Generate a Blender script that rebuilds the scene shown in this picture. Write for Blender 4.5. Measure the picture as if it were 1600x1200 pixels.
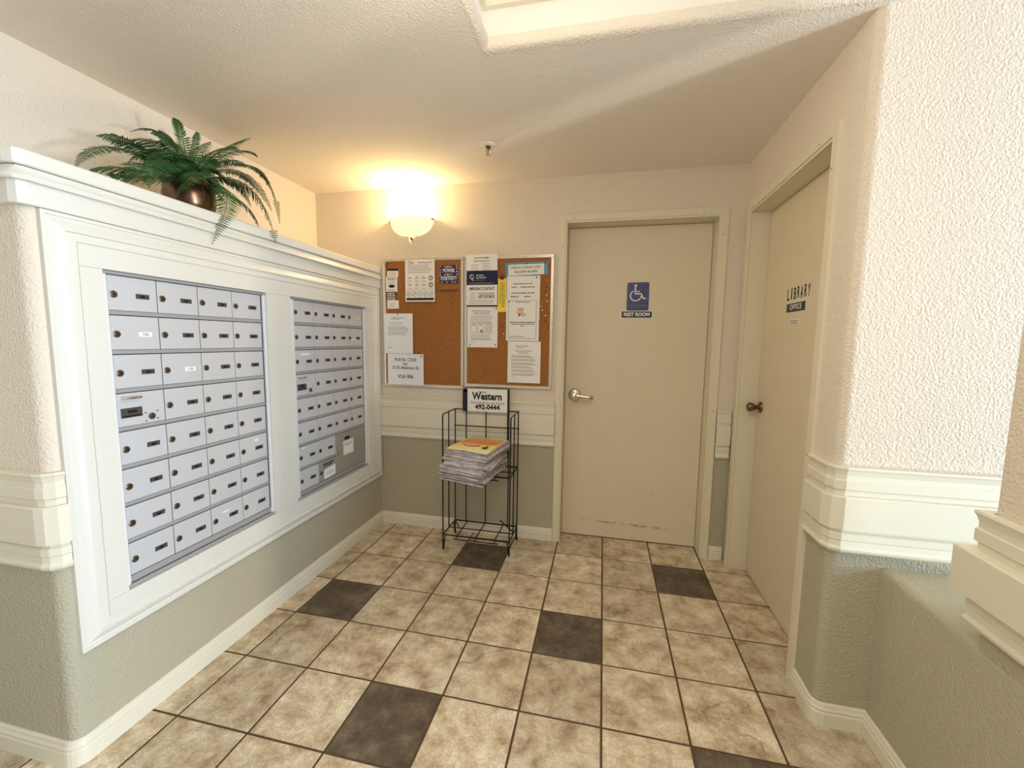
import bpy, math, random
from mathutils import Vector, Matrix
random.seed(7)
S = bpy.context.scene
COL = S.collection
for o in list(bpy.data.objects):
    bpy.data.objects.remove(o)

# ------------------------------------------------------------------ camera
cam = bpy.data.cameras.new('camera')
cam.sensor_width = 36.0
cam.lens = 652.45 / 1600 * 36.0
cam.clip_start = 0.02
cam_o = bpy.data.objects.new('camera', cam)
COL.objects.link(cam_o)
YAW, PITCH, ROLL = -0.213153428, -0.102467158, 0.0138109764
ca, sa, cb, sb, cc, sc_ = math.cos(YAW), math.sin(YAW), math.cos(PITCH), math.sin(PITCH), math.cos(ROLL), math.sin(ROLL)
f0 = Vector((sa, ca, 0)); r0 = Vector((ca, -sa, 0)); u0 = Vector((0, 0, 1))
f1 = cb * f0 + sb * u0; u1 = -sb * f0 + cb * u0
r2 = cc * r0 + sc_ * u1; u2 = -sc_ * r0 + cc * u1
m = Matrix.Identity(4)
for i in range(3):
    m[i][0] = r2[i]; m[i][1] = u2[i]; m[i][2] = -f1[i]
m[0][3], m[1][3], m[2][3] = -0.0412, -2.9438, 1.3868
cam_o.matrix_world = m
S.camera = cam_o

# ------------------------------------------------------------------ exposure, world, large lights
S.view_settings.view_transform = 'Standard'
S.view_settings.look = 'None'
S.view_settings.gamma = 1.0
S.view_settings.use_curve_mapping = False
S.view_settings.exposure = 0.09
W = bpy.data.worlds.new('world'); S.world = W
W.use_nodes = True
W.node_tree.nodes['Background'].inputs[0].default_value = (0.85, 0.92, 1.0, 1)
W.node_tree.nodes['Background'].inputs[1].default_value = 0.5


def area(name, loc, target, sx, sy, power, col, spread=math.pi):
    d = bpy.data.lights.new(name, 'AREA')
    d.shape = 'RECTANGLE'; d.size = sx; d.size_y = sy; d.energy = power; d.color = col; d.spread = spread
    o = bpy.data.objects.new(name, d); COL.objects.link(o)
    o.location = loc
    o.rotation_euler = (Vector(target) - Vector(loc)).to_track_quat('-Z', 'Y').to_euler()
    return o


# daylight entering through the glazed entrance to the right of the camera
area('entrance_daylight', (5.6, -3.4, 1.35), (-1.6, -1.7, 1.1), 3.0, 2.4, 420, (0.53, 0.76, 1.0))
# sun bounced up from the pavement outside the entrance
area('pavement_bounce', (5.24, -3.62, 0.12), (-1.0, -0.5, 2.44), 0.3, 0.3, 120, (1.0, 0.93, 0.82))
# added warm fill far behind the camera, lifting the walls that face it
area('lobby_warm_fill', (0.1, -9.0, 2.75), (-0.3, -0.6, 0.9), 1.8, 1.8, 55, (1.0, 0.88, 0.70))
area('floor_top_fill', (0.25, -2.7, 2.83), (0.2, -2.55, 0.0), 0.9, 0.9, 6, (1.0, 0.91, 0.76), math.radians(120))  # added overhead fill for the foreground floor, no fixture there
# added point fill without a fixture, above the frame, brightening back wall and doors
pd = bpy.data.lights.new('nook_point_fill', 'POINT'); pd.energy = 18; pd.color = (1.0, 0.91, 0.78); pd.shadow_soft_size = 0.22
po = bpy.data.objects.new('nook_point_fill', pd); COL.objects.link(po); po.location = (-0.3, -2.12, 2.22)

# ------------------------------------------------------------------ materials
MATS = {}


def lin(c):
    def f(v):
        v /= 255.0
        return v / 12.92 if v <= 0.04045 else ((v + 0.055) / 1.055) ** 2.4
    return (f(c[0]), f(c[1]), f(c[2]), 1)


class NT:
    def __init__(s, name):
        s.m = bpy.data.materials.new(name); s.m.use_nodes = True
        s.t = s.m.node_tree; s.b = s.t.nodes['Principled BSDF']
        MATS[name] = s.m

    def n(s, ty, **kw):
        o = s.t.nodes.new(ty)
        for k, v in kw.items():
            if k in o.inputs: o.inputs[k].default_value = v
            else: setattr(o, k, v)
        return o

    def l(s, a, b): s.t.links.new(a, b)

    def coord(s, kind='Object', scale=None):
        c = s.n('ShaderNodeTexCoord')
        if scale is None: return c.outputs[kind]
        mp = s.n('ShaderNodeMapping'); mp.inputs['Scale'].default_value = scale
        s.l(c.outputs[kind], mp.inputs[0]); return mp.outputs[0]

    def noise(s, vec, scale, detail=3, rough=.5):
        o = s.n('ShaderNodeTexNoise'); o.inputs['Scale'].default_value = scale
        o.inputs['Detail'].default_value = detail; o.inputs['Roughness'].default_value = rough
        s.l(vec, o.inputs['Vector']); return o.outputs['Fac']

    def ramp(s, fac, stops):
        o = s.n('ShaderNodeValToRGB'); e = o.color_ramp.elements
        while len(e) < len(stops): e.new(0.5)
        for i, (p, c) in enumerate(stops):
            e[i].position = p; e[i].color = c if len(c) == 4 else lin(c)
        s.l(fac, o.inputs[0]); return o.outputs[0]

    def mix(s, fac, a, b, mode='MIX'):
        o = s.n('ShaderNodeMix', data_type='RGBA', blend_type=mode)
        for k, v in ((0, fac), (6, a), (7, b)):
            if hasattr(v, 'is_output'): s.l(v, o.inputs[k])
            else: o.inputs[k].default_value = v
        return o.outputs[2]

    def math(s, op, a, b=0.0):
        o = s.n('ShaderNodeMath', operation=op)
        for k, v in ((0, a), (1, b)):
            if hasattr(v, 'is_output'): s.l(v, o.inputs[k])
            else: o.inputs[k].default_value = v
        return o.outputs[0]

    def bump(s, h, strength, dist):
        o = s.n('ShaderNodeBump'); o.inputs['Strength'].default_value = strength
        o.inputs['Distance'].default_value = dist
        s.l(h, o.inputs['Height']); s.l(o.outputs[0], s.b.inputs['Normal'])

    def set(s, col=None, rough=.6, metal=0, spec=.5):
        if col is not None:
            if hasattr(col, 'is_output'): s.l(col, s.b.inputs['Base Color'])
            else: s.b.inputs['Base Color'].default_value = col
        s.b.inputs['Roughness'].default_value = rough
        s.b.inputs['Metallic'].default_value = metal
        s.b.inputs['Specular IOR Level'].default_value = spec


def stucco(t, co, strength=.55):
    a = t.noise(co, 120, 4, .6)
    v = t.n('ShaderNodeTexVoronoi', feature='SMOOTH_F1'); v.inputs['Scale'].default_value = 150
    t.l(co, v.inputs['Vector'])
    t.bump(t.math('ADD', t.math('MULTIPLY', a, 1.3), t.math('MULTIPLY', v.outputs['Distance'], .9)), strength, .006)


def plain(name, rgb, rough=.6, metal=0, spec=.4, var=.06, vs=12, bump=0, bs=200):
    t = NT(name); co = t.coord()
    n = t.noise(co, vs, 3)
    c = lin(rgb)
    lo = tuple(x * (1 - var) for x in c[:3]) + (1,); hi = tuple(min(1, x * (1 + var)) for x in c[:3]) + (1,)
    t.set(t.mix(n, lo, hi), rough, metal, spec)
    if bump: t.bump(t.noise(co, bs, 3), bump, .002)
    return t.m


# two-tone stucco wall paint: cream above the chair rail, sage green below
t = NT('wall_paint'); co = t.coord('Object')
sx = t.n('ShaderNodeSeparateXYZ'); t.l(co, sx.inputs[0])
up = t.math('GREATER_THAN', sx.outputs[2], .8)
t.set(t.mix(up, lin((183, 175, 151)), lin((228, 215, 196))), .75, 0, .25)
stucco(t, co)
t = NT('ceiling_paint'); co = t.coord(); t.set(lin((240, 231, 220)), .85, 0, .2); stucco(t, co, .35)
t = NT('cream_paint'); co = t.coord(); t.set(lin((228, 215, 196)), .75, 0, .25); stucco(t, co)
plain('trim_paint', (226, 219, 198), .42, 0, .4, .02)
plain('cabinet_paint', (224, 221, 211), .38, 0, .45, .02)
plain('door_paint', (222, 208, 180), .5, 0, .35, .03, 5)
plain('door_frame_paint', (224, 214, 188), .45, 0, .35, .02)
plain('scuff', (120, 96, 72), .8, 0, .2, .2, 30)
plain('grout', (98, 78, 56), .9, 0, .2, .15, 60)
plain('dark_gap', (40, 34, 28), .8)


def tile_mat(name, c0, c1, c2, vein):
    t = NT(name)
    oi = t.n('ShaderNodeObjectInfo')
    off = t.n('ShaderNodeVectorMath', operation='SCALE'); off.inputs[0].default_value = (37.0, 53.0, 11.0)
    t.l(oi.outputs['Random'], off.inputs['Scale'])
    ad = t.n('ShaderNodeVectorMath', operation='ADD')
    t.l(t.coord(), ad.inputs[0]); t.l(off.outputs[0], ad.inputs[1])
    co = ad.outputs[0]
    n1 = t.noise(co, 11, 10, .72)
    base = t.ramp(n1, [(.34, c0), (.5, c1), (.66, c2)])
    spk = t.noise(co, 160, 2)
    base = t.mix(t.ramp(spk, [(.42, (0, 0, 0, 1)), (.5, (.0, 0, 0, 1)), (.62, (.35, .35, .35, 1))]), base, lin(c0))
    # thin broken veins
    warp = t.n('ShaderNodeTexNoise'); warp.inputs['Scale'].default_value = 9; warp.inputs['Detail'].default_value = 5
    t.l(co, warp.inputs['Vector'])
    wm = t.n('ShaderNodeVectorMath', operation='SCALE'); wm.inputs['Scale'].default_value = .18
    t.l(warp.outputs['Color'], wm.inputs[0])
    wa = t.n('ShaderNodeVectorMath', operation='ADD'); t.l(co, wa.inputs[0]); t.l(wm.outputs[0], wa.inputs[1])
    vo = t.n('ShaderNodeTexVoronoi', feature='DISTANCE_TO_EDGE'); vo.inputs['Scale'].default_value = 3.2
    t.l(wa.outputs[0], vo.inputs['Vector'])
    vm = t.ramp(vo.outputs['Distance'], [(0.0, (1, 1, 1, 1)), (.012, (.5, .5, .5, 1)), (.03, (0, 0, 0, 1))])
    brk = t.ramp(t.noise(co, 4, 3), [(.56, (0, 0, 0, 1)), (.66, (.6, .6, .6, 1))])
    base = t.mix(t.mix(1.0, vm, brk, 'MULTIPLY'), base, lin(vein))
    hs = t.n('ShaderNodeHueSaturation'); t.l(base, hs.inputs['Color'])
    t.l(t.math('ADD', t.math('MULTIPLY', oi.outputs['Random'], .26), .86), hs.inputs['Value'])
    t.set(hs.outputs[0], .42, 0, .4)
    t.bump(t.noise(co, 40, 4), .12, .003)


tile_mat('tile_beige', (156, 132, 103), (207, 190, 162), (238, 228, 204), (112, 90, 66))
tile_mat('tile_brown', (72, 60, 49), (98, 84, 71), (130, 115, 98), (52, 42, 34))


def brushed(name, rgb, rough, metal=1.0):
    t = NT(name); co = t.coord('Object', (30, 30, 400))
    n = t.noise(co, 3, 2)
    c = lin(rgb)
    t.set(t.mix(n, tuple(x * .93 for x in c[:3]) + (1,), c), rough, metal)
    t.l(t.math('ADD', t.math('MULTIPLY', n, .1), rough - .05), t.b.inputs['Roughness'])


brushed('aluminium_door', (210, 211, 215), .44, .2)
brushed('aluminium_strip', (172, 172, 176), .4, .25)
brushed('aluminium_bright', (240, 242, 244), .25, .12)
brushed('aluminium_grey', (164, 162, 154), .42, .2)
plain('slot_plate', (90, 87, 88), .4, .5, .5, .25, 160)
plain('lock_brass', (120, 104, 88), .3, .9, .5, .2, 90)
plain('black_hole', (16, 14, 13), .6)
plain('chrome', (215, 208, 196), .16, 1, .5, .03)
plain('bronze_knob', (128, 106, 84), .16, 1, .5, .05)
plain('frame_silver', (222, 214, 196), .35, .6, .5, .05)
t = NT('cork'); co = t.coord()
n = t.noise(co, 180, 4, .7); n2 = t.noise(co, 6, 3)
t.set(t.mix(t.math('MULTIPLY', n2, .5), t.ramp(n, [(.3, (126, 80, 42)), (.5, (166, 108, 58)), (.72, (188, 132, 78))]), lin((142, 90, 48))), .9, 0, .15)
t.bump(n, .25, .002)
plain('paper_white', (240, 236, 230), .7, 0, .2, .02)
plain('paper_cool', (236, 238, 240), .7, 0, .2, .02)
plain('paper_yellow', (250, 222, 84), .7, 0, .2, .03)
plain('folder_blue', (86, 150, 178), .4, 0, .4, .04)
plain('ink', (44, 42, 44), .8, 0, .2, .05)
plain('ink_grey', (128, 124, 120), .8, 0, .2, .05)
plain('ink_navy', (26, 30, 62), .5, 0, .3, .05)
plain('ink_violet', (58, 50, 92), .6, 0, .3, .05)
plain('ink_brown', (92, 74, 62), .6, 0, .3, .05)
plain('ink_pink', (226, 138, 116), .7, 0, .2, .05)
plain('ink_orange', (226, 142, 62), .7, 0, .2, .06)
plain('ink_skin', (232, 190, 164), .7, 0, .2, .04)
plain('ink_sand', (226, 196, 140), .7, 0, .2, .04)
plain('sign_blue', (24, 32, 104), .3, 0, .5, .04)
plain('sign_black', (20, 18, 17), .35, 0, .5, .04)
plain('sign_white', (240, 238, 232), .4, 0, .4, .02)
plain('black_wire', (26, 24, 24), .38, .3, .5, .1)
t = NT('newsprint'); co = t.coord(); n = t.noise(co, 25, 4)
oi = t.n('ShaderNodeObjectInfo'); hs = t.n('ShaderNodeHueSaturation')
t.l(t.ramp(n, [(.3, (204, 192, 194)), (.6, (240, 232, 230))]), hs.inputs['Color']); t.l(t.math('ADD', t.math('MULTIPLY', oi.outputs['Random'], .42), .70), hs.inputs['Value'])
t.set(hs.outputs[0], .85, 0, .15)
t = NT('newspaper_cover'); co = t.coord('Generated'); sx = t.n('ShaderNodeSeparateXYZ'); t.l(co, sx.inputs[0])
t.set(t.ramp(t.math('ADD', sx.outputs[1], t.math('MULTIPLY', t.noise(co, 8, 3), .12)), [(.1, (246, 238, 190)), (.42, (244, 222, 134)), (.6, (236, 184, 104)), (.95, (240, 220, 170))]), .6, 0, .25)
t = NT('fern_leaf'); co = t.coord(); n = t.noise(co, 14, 3)
t.set(t.ramp(n, [(.3, (30, 70, 30)), (.5, (48, 92, 42)), (.8, (84, 122, 58))]), .55, 0, .3)
plain('fern_stem', (70, 74, 42), .5)
plain('pot_bronze', (110, 84, 62), .26, .85, .5, .15, 20)
plain('soil', (48, 38, 28), .95)
t = NT('lamp_glass'); t.set(lin((255, 244, 214)), .35, 0, .4)
t.b.inputs['Emission Color'].default_value = lin((255, 232, 170)); t.b.inputs['Emission Strength'].default_value = .85
t = NT('lamp_bulb'); t.b.inputs['Emission Color'].default_value = lin((255, 220, 150)); t.b.inputs['Emission Strength'].default_value = 6


# ------------------------------------------------------------------ mesh helpers
class MB:
    def __init__(s): s.v = []; s.f = []; s.mi = []; s.cur = 0

    def add(s, verts, faces):
        b = len(s.v); s.v += [Vector(v) for v in verts]
        for f in faces: s.f.append([b + i for i in f]); s.mi.append(s.cur)
        return s

    def box(s, x0, x1, y0, y1, z0, z1):
        v = [(x, y, z) for z in (z0, z1) for y in (y0, y1) for x in (x0, x1)]
        return s.add(v, [(0, 2, 3, 1), (4, 5, 7, 6), (0, 1, 5, 4), (2, 6, 7, 3), (0, 4, 6, 2), (1, 3, 7, 5)])

    def bevbox(s, x0, x1, y0, y1, z0, z1, b):
        # a box with its edges chamfered
        X, Y, Z = (x0, x1), (y0, y1), (z0, z1)
        import itertools
        vs = {}; idx = 0; verts = []
        for ix, iy, iz in itertools.product((0, 1), repeat=3):
            sxn, syn, szn = (1 - 2 * ix), (1 - 2 * iy), (1 - 2 * iz)
            c = (X[ix], Y[iy], Z[iz])
            for ax in range(3):
                p = [c[0] + sxn * b, c[1] + syn * b, c[2] + szn * b]; p[ax] = c[ax]
                vs[(ix, iy, iz, ax)] = idx; idx += 1; verts.append(p)
        F = []
        for ax in range(3):
            o = [a for a in range(3) if a != ax]
            for sd in (0, 1):
                q = []
                for a, bb in ((0, 0), (1, 0), (1, 1), (0, 1)):
                    k = [0, 0, 0]; k[ax] = sd; k[o[0]] = a; k[o[1]] = bb
                    q.append(vs[(*k, ax)])
                F.append(q)
        for ax in range(3):
            o = [a for a in range(3) if a != ax]
            for a, bb in itertools.product((0, 1), repeat=2):
                k0 = [0, 0, 0]; k0[o[0]] = a; k0[o[1]] = bb; k1 = list(k0); k1[ax] = 1
                F.append([vs[(*k0, o[0])], vs[(*k1, o[0])], vs[(*k1, o[1])], vs[(*k0, o[1])]])
        for k in itertools.product((0, 1), repeat=3):
            F.append([vs[(*k, 0)], vs[(*k, 1)], vs[(*k, 2)]])
        return s.add(verts, F)

    def prism(s, pts, z0, z1):
        n = len(pts)
        v = [(x, y, z0) for x, y in pts] + [(x, y, z1) for x, y in pts]
        F = [list(range(n))[::-1], list(range(n, 2 * n))]
        F += [(i, (i + 1) % n, n + (i + 1) % n, n + i) for i in range(n)]
        return s.add(v, F)

    def loft(s, rings, closed=True, caps=True):
        n = len(rings[0]); v = [p for r in rings for p in r]; F = []
        for k in range(len(rings) - 1):
            for i in range(n if closed else n - 1):
                j = (i + 1) % n
                F.append((k * n + i, k * n + j, (k + 1) * n + j, (k + 1) * n + i))
        if caps and closed:
            F.append(list(range(n))[::-1]); F.append(list(range((len(rings) - 1) * n, len(rings) * n)))
        return s.add(v, F)

    def sweep(s, path, prof, side=1):
        # profile (out, z) swept along a plan path, mitred; side=1 puts "out" to the right of travel
        P = [Vector((p[0], p[1])) for p in path]; R = []
        for i, p in enumerate(P):
            ns = []
            if i > 0: d = (P[i] - P[i - 1]).normalized(); ns.append(Vector((d.y, -d.x)))
            if i < len(P) - 1: d = (P[i + 1] - P[i]).normalized(); ns.append(Vector((d.y, -d.x)))
            nn = sum(ns, Vector((0, 0))).normalized(); nn = nn / max(.3, nn.dot(ns[0])) * side
            R.append([(p.x + nn.x * a, p.y + nn.y * a, z) for a, z in prof])
        return s.loft(R)

    def lathe(s, prof, o=(0, 0, 0), ax=(0, 0, 1), seg=24, a0=0, a1=2 * math.pi):
        ax = Vector(ax).normalized(); o = Vector(o)
        e1 = ax.orthogonal().normalized(); e2 = ax.cross(e1)
        full = abs(a1 - a0 - 2 * math.pi) < 1e-6
        k = seg if full else seg + 1
        v = []
        for r, h in prof:
            for i in range(k):
                a = a0 + (a1 - a0) * i / seg
                v.append(o + ax * h + (e1 * math.cos(a) + e2 * math.sin(a)) * r)
        F = []
        for j in range(len(prof) - 1):
            for i in range(k if full else k - 1):
                q = (i + 1) % k
                F.append((j * k + i, j * k + q, (j + 1) * k + q, (j + 1) * k + i))
        if full:
            if prof[0][0] > 1e-5: F.append(list(range(k))[::-1])
            if prof[-1][0] > 1e-5: F.append(list(range((len(prof) - 1) * k, len(prof) * k)))
        return s.add(v, F)

    def tube(s, pts, r, seg=6):
        P = [Vector(p) for p in pts]; rings = []; up = None
        rr = r if isinstance(r, (list, tuple)) else [r] * len(P)
        for i, p in enumerate(P):
            a = (P[i] - P[i - 1]).normalized() if i else None
            b = (P[i + 1] - P[i]).normalized() if i < len(P) - 1 else None
            tt = (a + b).normalized() if a and b and (a + b).length > 1e-6 else (a or b)
            if up is None: up = tt.orthogonal().normalized()
            up = (up - tt * up.dot(tt)).normalized(); w = tt.cross(up)
            k = 1.0
            if a and b: k = 1 / max(.5, tt.dot(a))
            rings.append([p + (up * math.cos(2 * math.pi * j / seg) + w * math.sin(2 * math.pi * j / seg)) * rr[i] * k for j in range(seg)])
        return s.loft(rings)

    def build(s, name, mats, parent=None, o=None, smooth=False, fix=True):
        o = Vector(o) if o is not None else (ORG.get(parent.name, Vector((0, 0, 0))) if parent else Vector((0, 0, 0)))
        me = bpy.data.meshes.new(name)
        me.from_pydata([tuple(v - o) for v in s.v], [], s.f)
        if not isinstance(mats, (list, tuple)): mats = [mats]
        for mm in mats: me.materials.append(MATS[mm])
        if len(mats) > 1:
            for p, i in zip(me.polygons, s.mi): p.material_index = i
        me.validate(); me.update()
        if fix:
            import bmesh
            b = bmesh.new(); b.from_mesh(me); bmesh.ops.recalc_face_normals(b, faces=b.faces); b.to_mesh(me); b.free()
        if smooth:
            for p in me.polygons: p.use_smooth = True
            try: me.set_sharp_from_angle(angle=math.radians(40))
            except Exception: pass
        ob = bpy.data.objects.new(name, me); COL.objects.link(ob)
        if parent: ob.parent = parent; ORG[ob.name] = o
        else: ob.location = o; ORG[ob.name] = o
        return ob


ORG = {}


def thing(name, label, cat, loc, group=None):
    o = bpy.data.objects.new(name, None); COL.objects.link(o)
    o.empty_display_size = .05
    o.location = loc; o['label'] = label; o['category'] = cat
    if group: o['group'] = group
    ORG[o.name] = Vector(loc)
    return o


def tag(o, label, cat, group=None):
    o['label'] = label; o['category'] = cat
    if group: o['group'] = group
    return o


def struct(o):
    o['kind'] = 'structure'; return o


def struct_root(name, loc):
    o = bpy.data.objects.new(name, None); COL.objects.link(o); o.location = loc
    o.empty_display_size = .05; o['kind'] = 'structure'; ORG[o.name] = Vector(loc); return o


class Fr:
    """a flat frame in space: a along u, b along v, h off the surface"""
    def __init__(s, o, u, v): s.o = Vector(o); s.u = Vector(u); s.v = Vector(v); s.n = s.u.cross(s.v)
    def p(s, a, b, h=0): return s.o + s.u * a + s.v * b + s.n * h
    def quad(s, mb, a0, a1, b0, b1, h=0): return mb.add([s.p(a0, b0, h), s.p(a1, b0, h), s.p(a1, b1, h), s.p(a0, b1, h)], [(0, 1, 2, 3)])
    def poly(s, mb, pts, h0, h1):
        n = len(pts)
        v = [s.p(a, b, h0) for a, b in pts] + [s.p(a, b, h1) for a, b in pts]
        return mb.add(v, [list(range(n))[::-1], list(range(n, 2 * n))] + [(i, (i + 1) % n, n + (i + 1) % n, n + i) for i in range(n)])
    def rect(s, mb, a0, a1, b0, b1, h0, h1): return s.poly(mb, [(a0, b0), (a1, b0), (a1, b1), (a0, b1)], h0, h1)
    def stroke(s, mb, pts, w, h0, h1):
        for (x0, y0), (x1, y1) in zip(pts, pts[1:]):
            d = Vector((x1 - x0, y1 - y0)).normalized(); nx, ny = -d.y * w / 2, d.x * w / 2
            s.poly(mb, [(x0 - nx, y0 - ny), (x1 - nx, y1 - ny), (x1 + nx, y1 + ny), (x0 + nx, y0 + ny)], h0, h1)
    def ring(s, mb, ca_, cb_, r, w, h0, h1, a0=0, a1=360, seg=20):
        A = [math.radians(a0 + (a1 - a0) * i / seg) for i in range(seg + 1)]
        for p, q in zip(A, A[1:]):
            s.poly(mb, [(ca_ + (r - w / 2) * math.cos(p), cb_ + (r - w / 2) * math.sin(p)), (ca_ + (r + w / 2) * math.cos(p), cb_ + (r + w / 2) * math.sin(p)),
                        (ca_ + (r + w / 2) * math.cos(q), cb_ + (r + w / 2) * math.sin(q)), (ca_ + (r - w / 2) * math.cos(q), cb_ + (r - w / 2) * math.sin(q))], h0, h1)
    def disc(s, mb, ca_, cb_, rx, ry, h0, h1, seg=20):
        s.poly(mb, [(ca_ + rx * math.cos(2 * math.pi * i / seg), cb_ + ry * math.sin(2 * math.pi * i / seg)) for i in range(seg)], h0, h1)
    def words(s, mb, a0, a1, b, ht, h, r=None, gap=.25):
        """a run of illegible small print: one dash per word"""
        r = r or random; x = a0
        while x < a1 - ht:
            w = ht * r.uniform(1.6, 6.5); e = min(a1, x + w)
            s.quad(mb, x, e, b, b + ht, h); x = e + ht * (.3 + gap)


BACK = lambda x, y, z: Fr((x, y, z), (1, 0, 0), (0, 0, 1))
RIGHT = lambda x, y, z: Fr((x, y, z), (0, -1, 0), (0, 0, 1))
LEFT = lambda x, y, z: Fr((x, y, z), (0, 1, 0), (0, 0, 1))


def text(name, body, fr, a, b, size, mat, parent, bold=0.0, h=.0006, width=None, align='CENTER', shear=0.0, rot=0.0, raw=False):
    cu = bpy.data.curves.new(name, 'FONT'); cu.body = body; cu.size = size
    cu.align_x = align; cu.align_y = 'CENTER'; cu.offset = bold * size; cu.extrude = .0003; cu.shear = shear
    cu.resolution_u = 3
    tmp = bpy.data.objects.new('tmp_text', cu); COL.objects.link(tmp)
    dg = bpy.context.evaluated_depsgraph_get(); dg.update()
    me = bpy.data.meshes.new_from_object(tmp.evaluated_get(dg))
    bpy.data.objects.remove(tmp)
    k = 1.0
    if width and me.vertices:
        xs = [v.co.x for v in me.vertices]; k = width / max(1e-6, max(xs) - min(xs))
    o = ORG.get(parent.name, Vector((0, 0, 0))) if parent else Vector((0, 0, 0))
    cr, sr = math.cos(rot), math.sin(rot)
    for v in me.vertices:
        x, y, z = v.co.x * k, v.co.y, v.co.z
        x, y = x * cr - y * sr, x * sr + y * cr
        v.co = fr.p(a + x, b + y, h + z) - o
    me.materials.clear(); me.materials.append(MATS[mat])
    ob = bpy.data.objects.new(name, me); me.name = name
    COL.objects.link(ob)
    if parent: ob.parent = parent
    ORG[ob.name] = o
    return ob


def copy_tree(src, parent, loc=None):
    c = src.copy(); COL.objects.link(c); c.parent = parent
    if loc is not None: c.location = loc
    for ch in list(src.children): copy_tree(ch, c)
    return c


# ------------------------------------------------------------------ the room
T = .305
CEIL = 2.44
XL, XU, XR = -1.65, -2.14, .762        # cabinet wall face, wall above the ledge, right wall
YB = -.143                             # back wall face
YE = -2.052                            # end of the mailbox wall
YN = -1.327                            # wall of the recess beside the library door


def arc(cx, cy, r, a0, a1, n=6):
    return [(cx + r * math.cos(math.radians(a0 + (a1 - a0) * i / n)), cy + r * math.sin(math.radians(a0 + (a1 - a0) * i / n))) for i in range(n + 1)]


# back wall, with the rest-room door opening
b = MB()
b.box(-2.3, -.30, YB, .1, 0, CEIL); b.box(.618, .90, YB, .1, 0, CEIL); b.box(-.30, .618, YB, .1, 2.153, CEIL)
struct(b.build('wall_back', 'wall_paint'))
# left: the mailbox half-height block with a rounded end, and the wall set back above the ledge
b = MB()
b.prism([(-2.14, YB)] + [(-2.14, YE)] + arc(XL - .034, YE + .034, .034, -90, 0) + [(XL, YB)], 0, 1.86)
b.box(-2.3, -2.14, -10.5, YB, 0, CEIL)
struct(b.build('wall_left', 'wall_paint', smooth=True))
# right wall with rounded outside corner and library door opening
b = MB()
b.prism([(XR, -1.12)] + arc(XR + .03, YN + .03, .03, 180, 270) + [(2.0, YN), (2.0, -1.12)], 0, 2.86)
b.box(XR, .95, -1.12, -.237, 2.139, CEIL); b.box(XR, .95, -.237, YB, 0, CEIL)
struct(b.build('wall_right', 'wall_paint', smooth=True))
# half wall below the recess, and the pillar that stands on it
b = MB(); r_ = .022
prof = [(.924, 0), (.924, .625 - r_)] + [(.924 + r_ - r_ * math.cos(a), .625 - r_ + r_ * math.sin(a)) for a in (math.radians(x) for x in (22, 45, 68, 90))] + [(1.26, .625), (1.26, 0)]
b.loft([[(x, y, z) for x, z in prof] for y in (YN, -2.12)])
struct(b.build('wall_half', 'wall_paint', smooth=True))
b = MB()
b.prism(arc(.927 + .02, -1.70 - .02, .02, 90, 180, 4) + [(.927, -2.12), (1.25, -2.12), (1.25, -1.70)], .60, 2.86)
struct(b.build('wall_pillar', 'wall_paint', smooth=True))
b = MB(); b.box(-2.3, 2.9, -10.6, -10.5, 0, 2.86)
struct(b.build('wall_front', 'wall_paint'))
# ceiling: lowered part, and the raised tray towards the camera
XT, YT = -.52, -1.335
b = MB()
b.box(-2.3, .95, YT - .0, .1, CEIL, CEIL + .12); b.box(-2.3, XT, -10.6, YT, CEIL, CEIL + .12)
b.box(XT - .1, 2.9, -10.6, YT + .1, 2.86, 2.95)
b.box(XT - .1, XT, -10.6, YT, CEIL + .12, 2.87); b.box(XT - .1, .95, YT, YT + .1, CEIL + .12, 2.87)
struct(b.build('ceiling', 'ceiling_paint'))
# tray edge: bullnose, then a plain face, then a crown board
b = MB()
bull = [(0, CEIL)] + [(.030 * math.sin(a), CEIL + .030 - .030 * math.cos(a)) for a in (math.radians(x) for x in (15, 35, 55, 75, 90))] + [(.030, CEIL + .045), (.0, CEIL + .045)]
tray_path = [(XT, -10.5), (XT, YT), (XR + .1, YT)]
b.sweep(tray_path, bull, 1)
struct(b.build('trim_1', 'cream_paint', smooth=True))
b = MB(); b.sweep(tray_path, [(0, CEIL + .155), (.022, CEIL + .155), (.022, CEIL + .19), (.034, CEIL + .20), (.034, CEIL + .26), (0, CEIL + .26)], 1)
struct(b.build('trim_2', 'trim_paint'))

# floor: grout bed with every tile a piece of its own
b = MB(); b.box(-2.3, 2.9, -10.6, .1, -.06, -.003)
floor = struct(b.build('floor', 'grout'))
g = .0042
tb = MB(); tb.bevbox(g, T - g, g, T - g, -.012, 0, .0018)
base_tile = tb.build('tile', 'tile_beige', floor)
dark_mesh = base_tile.data.copy(); dark_mesh.materials.clear(); dark_mesh.materials.append(MATS['tile_brown'])
light_mesh = base_tile.data
n_t = 0
for r in range(0, 13):
    for c in range(-7, 4):
        if r < 6 and c < -6: continue
        if r < 4 and c > 2: continue
        dark = (r % 4 == 1 and c % 4 == 1) or (r % 4 == 3 and c % 4 == 3)
        o = base_tile if n_t == 0 else base_tile.copy()
        if n_t: COL.objects.link(o); o.parent = floor
        o.data = dark_mesh if dark else light_mesh
        o.location = (c * T, -(r + 1) * T, random.uniform(-.0006, 0))
        if dark: o['label'] = 'dark brown stone-look floor tile'
        n_t += 1

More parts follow.
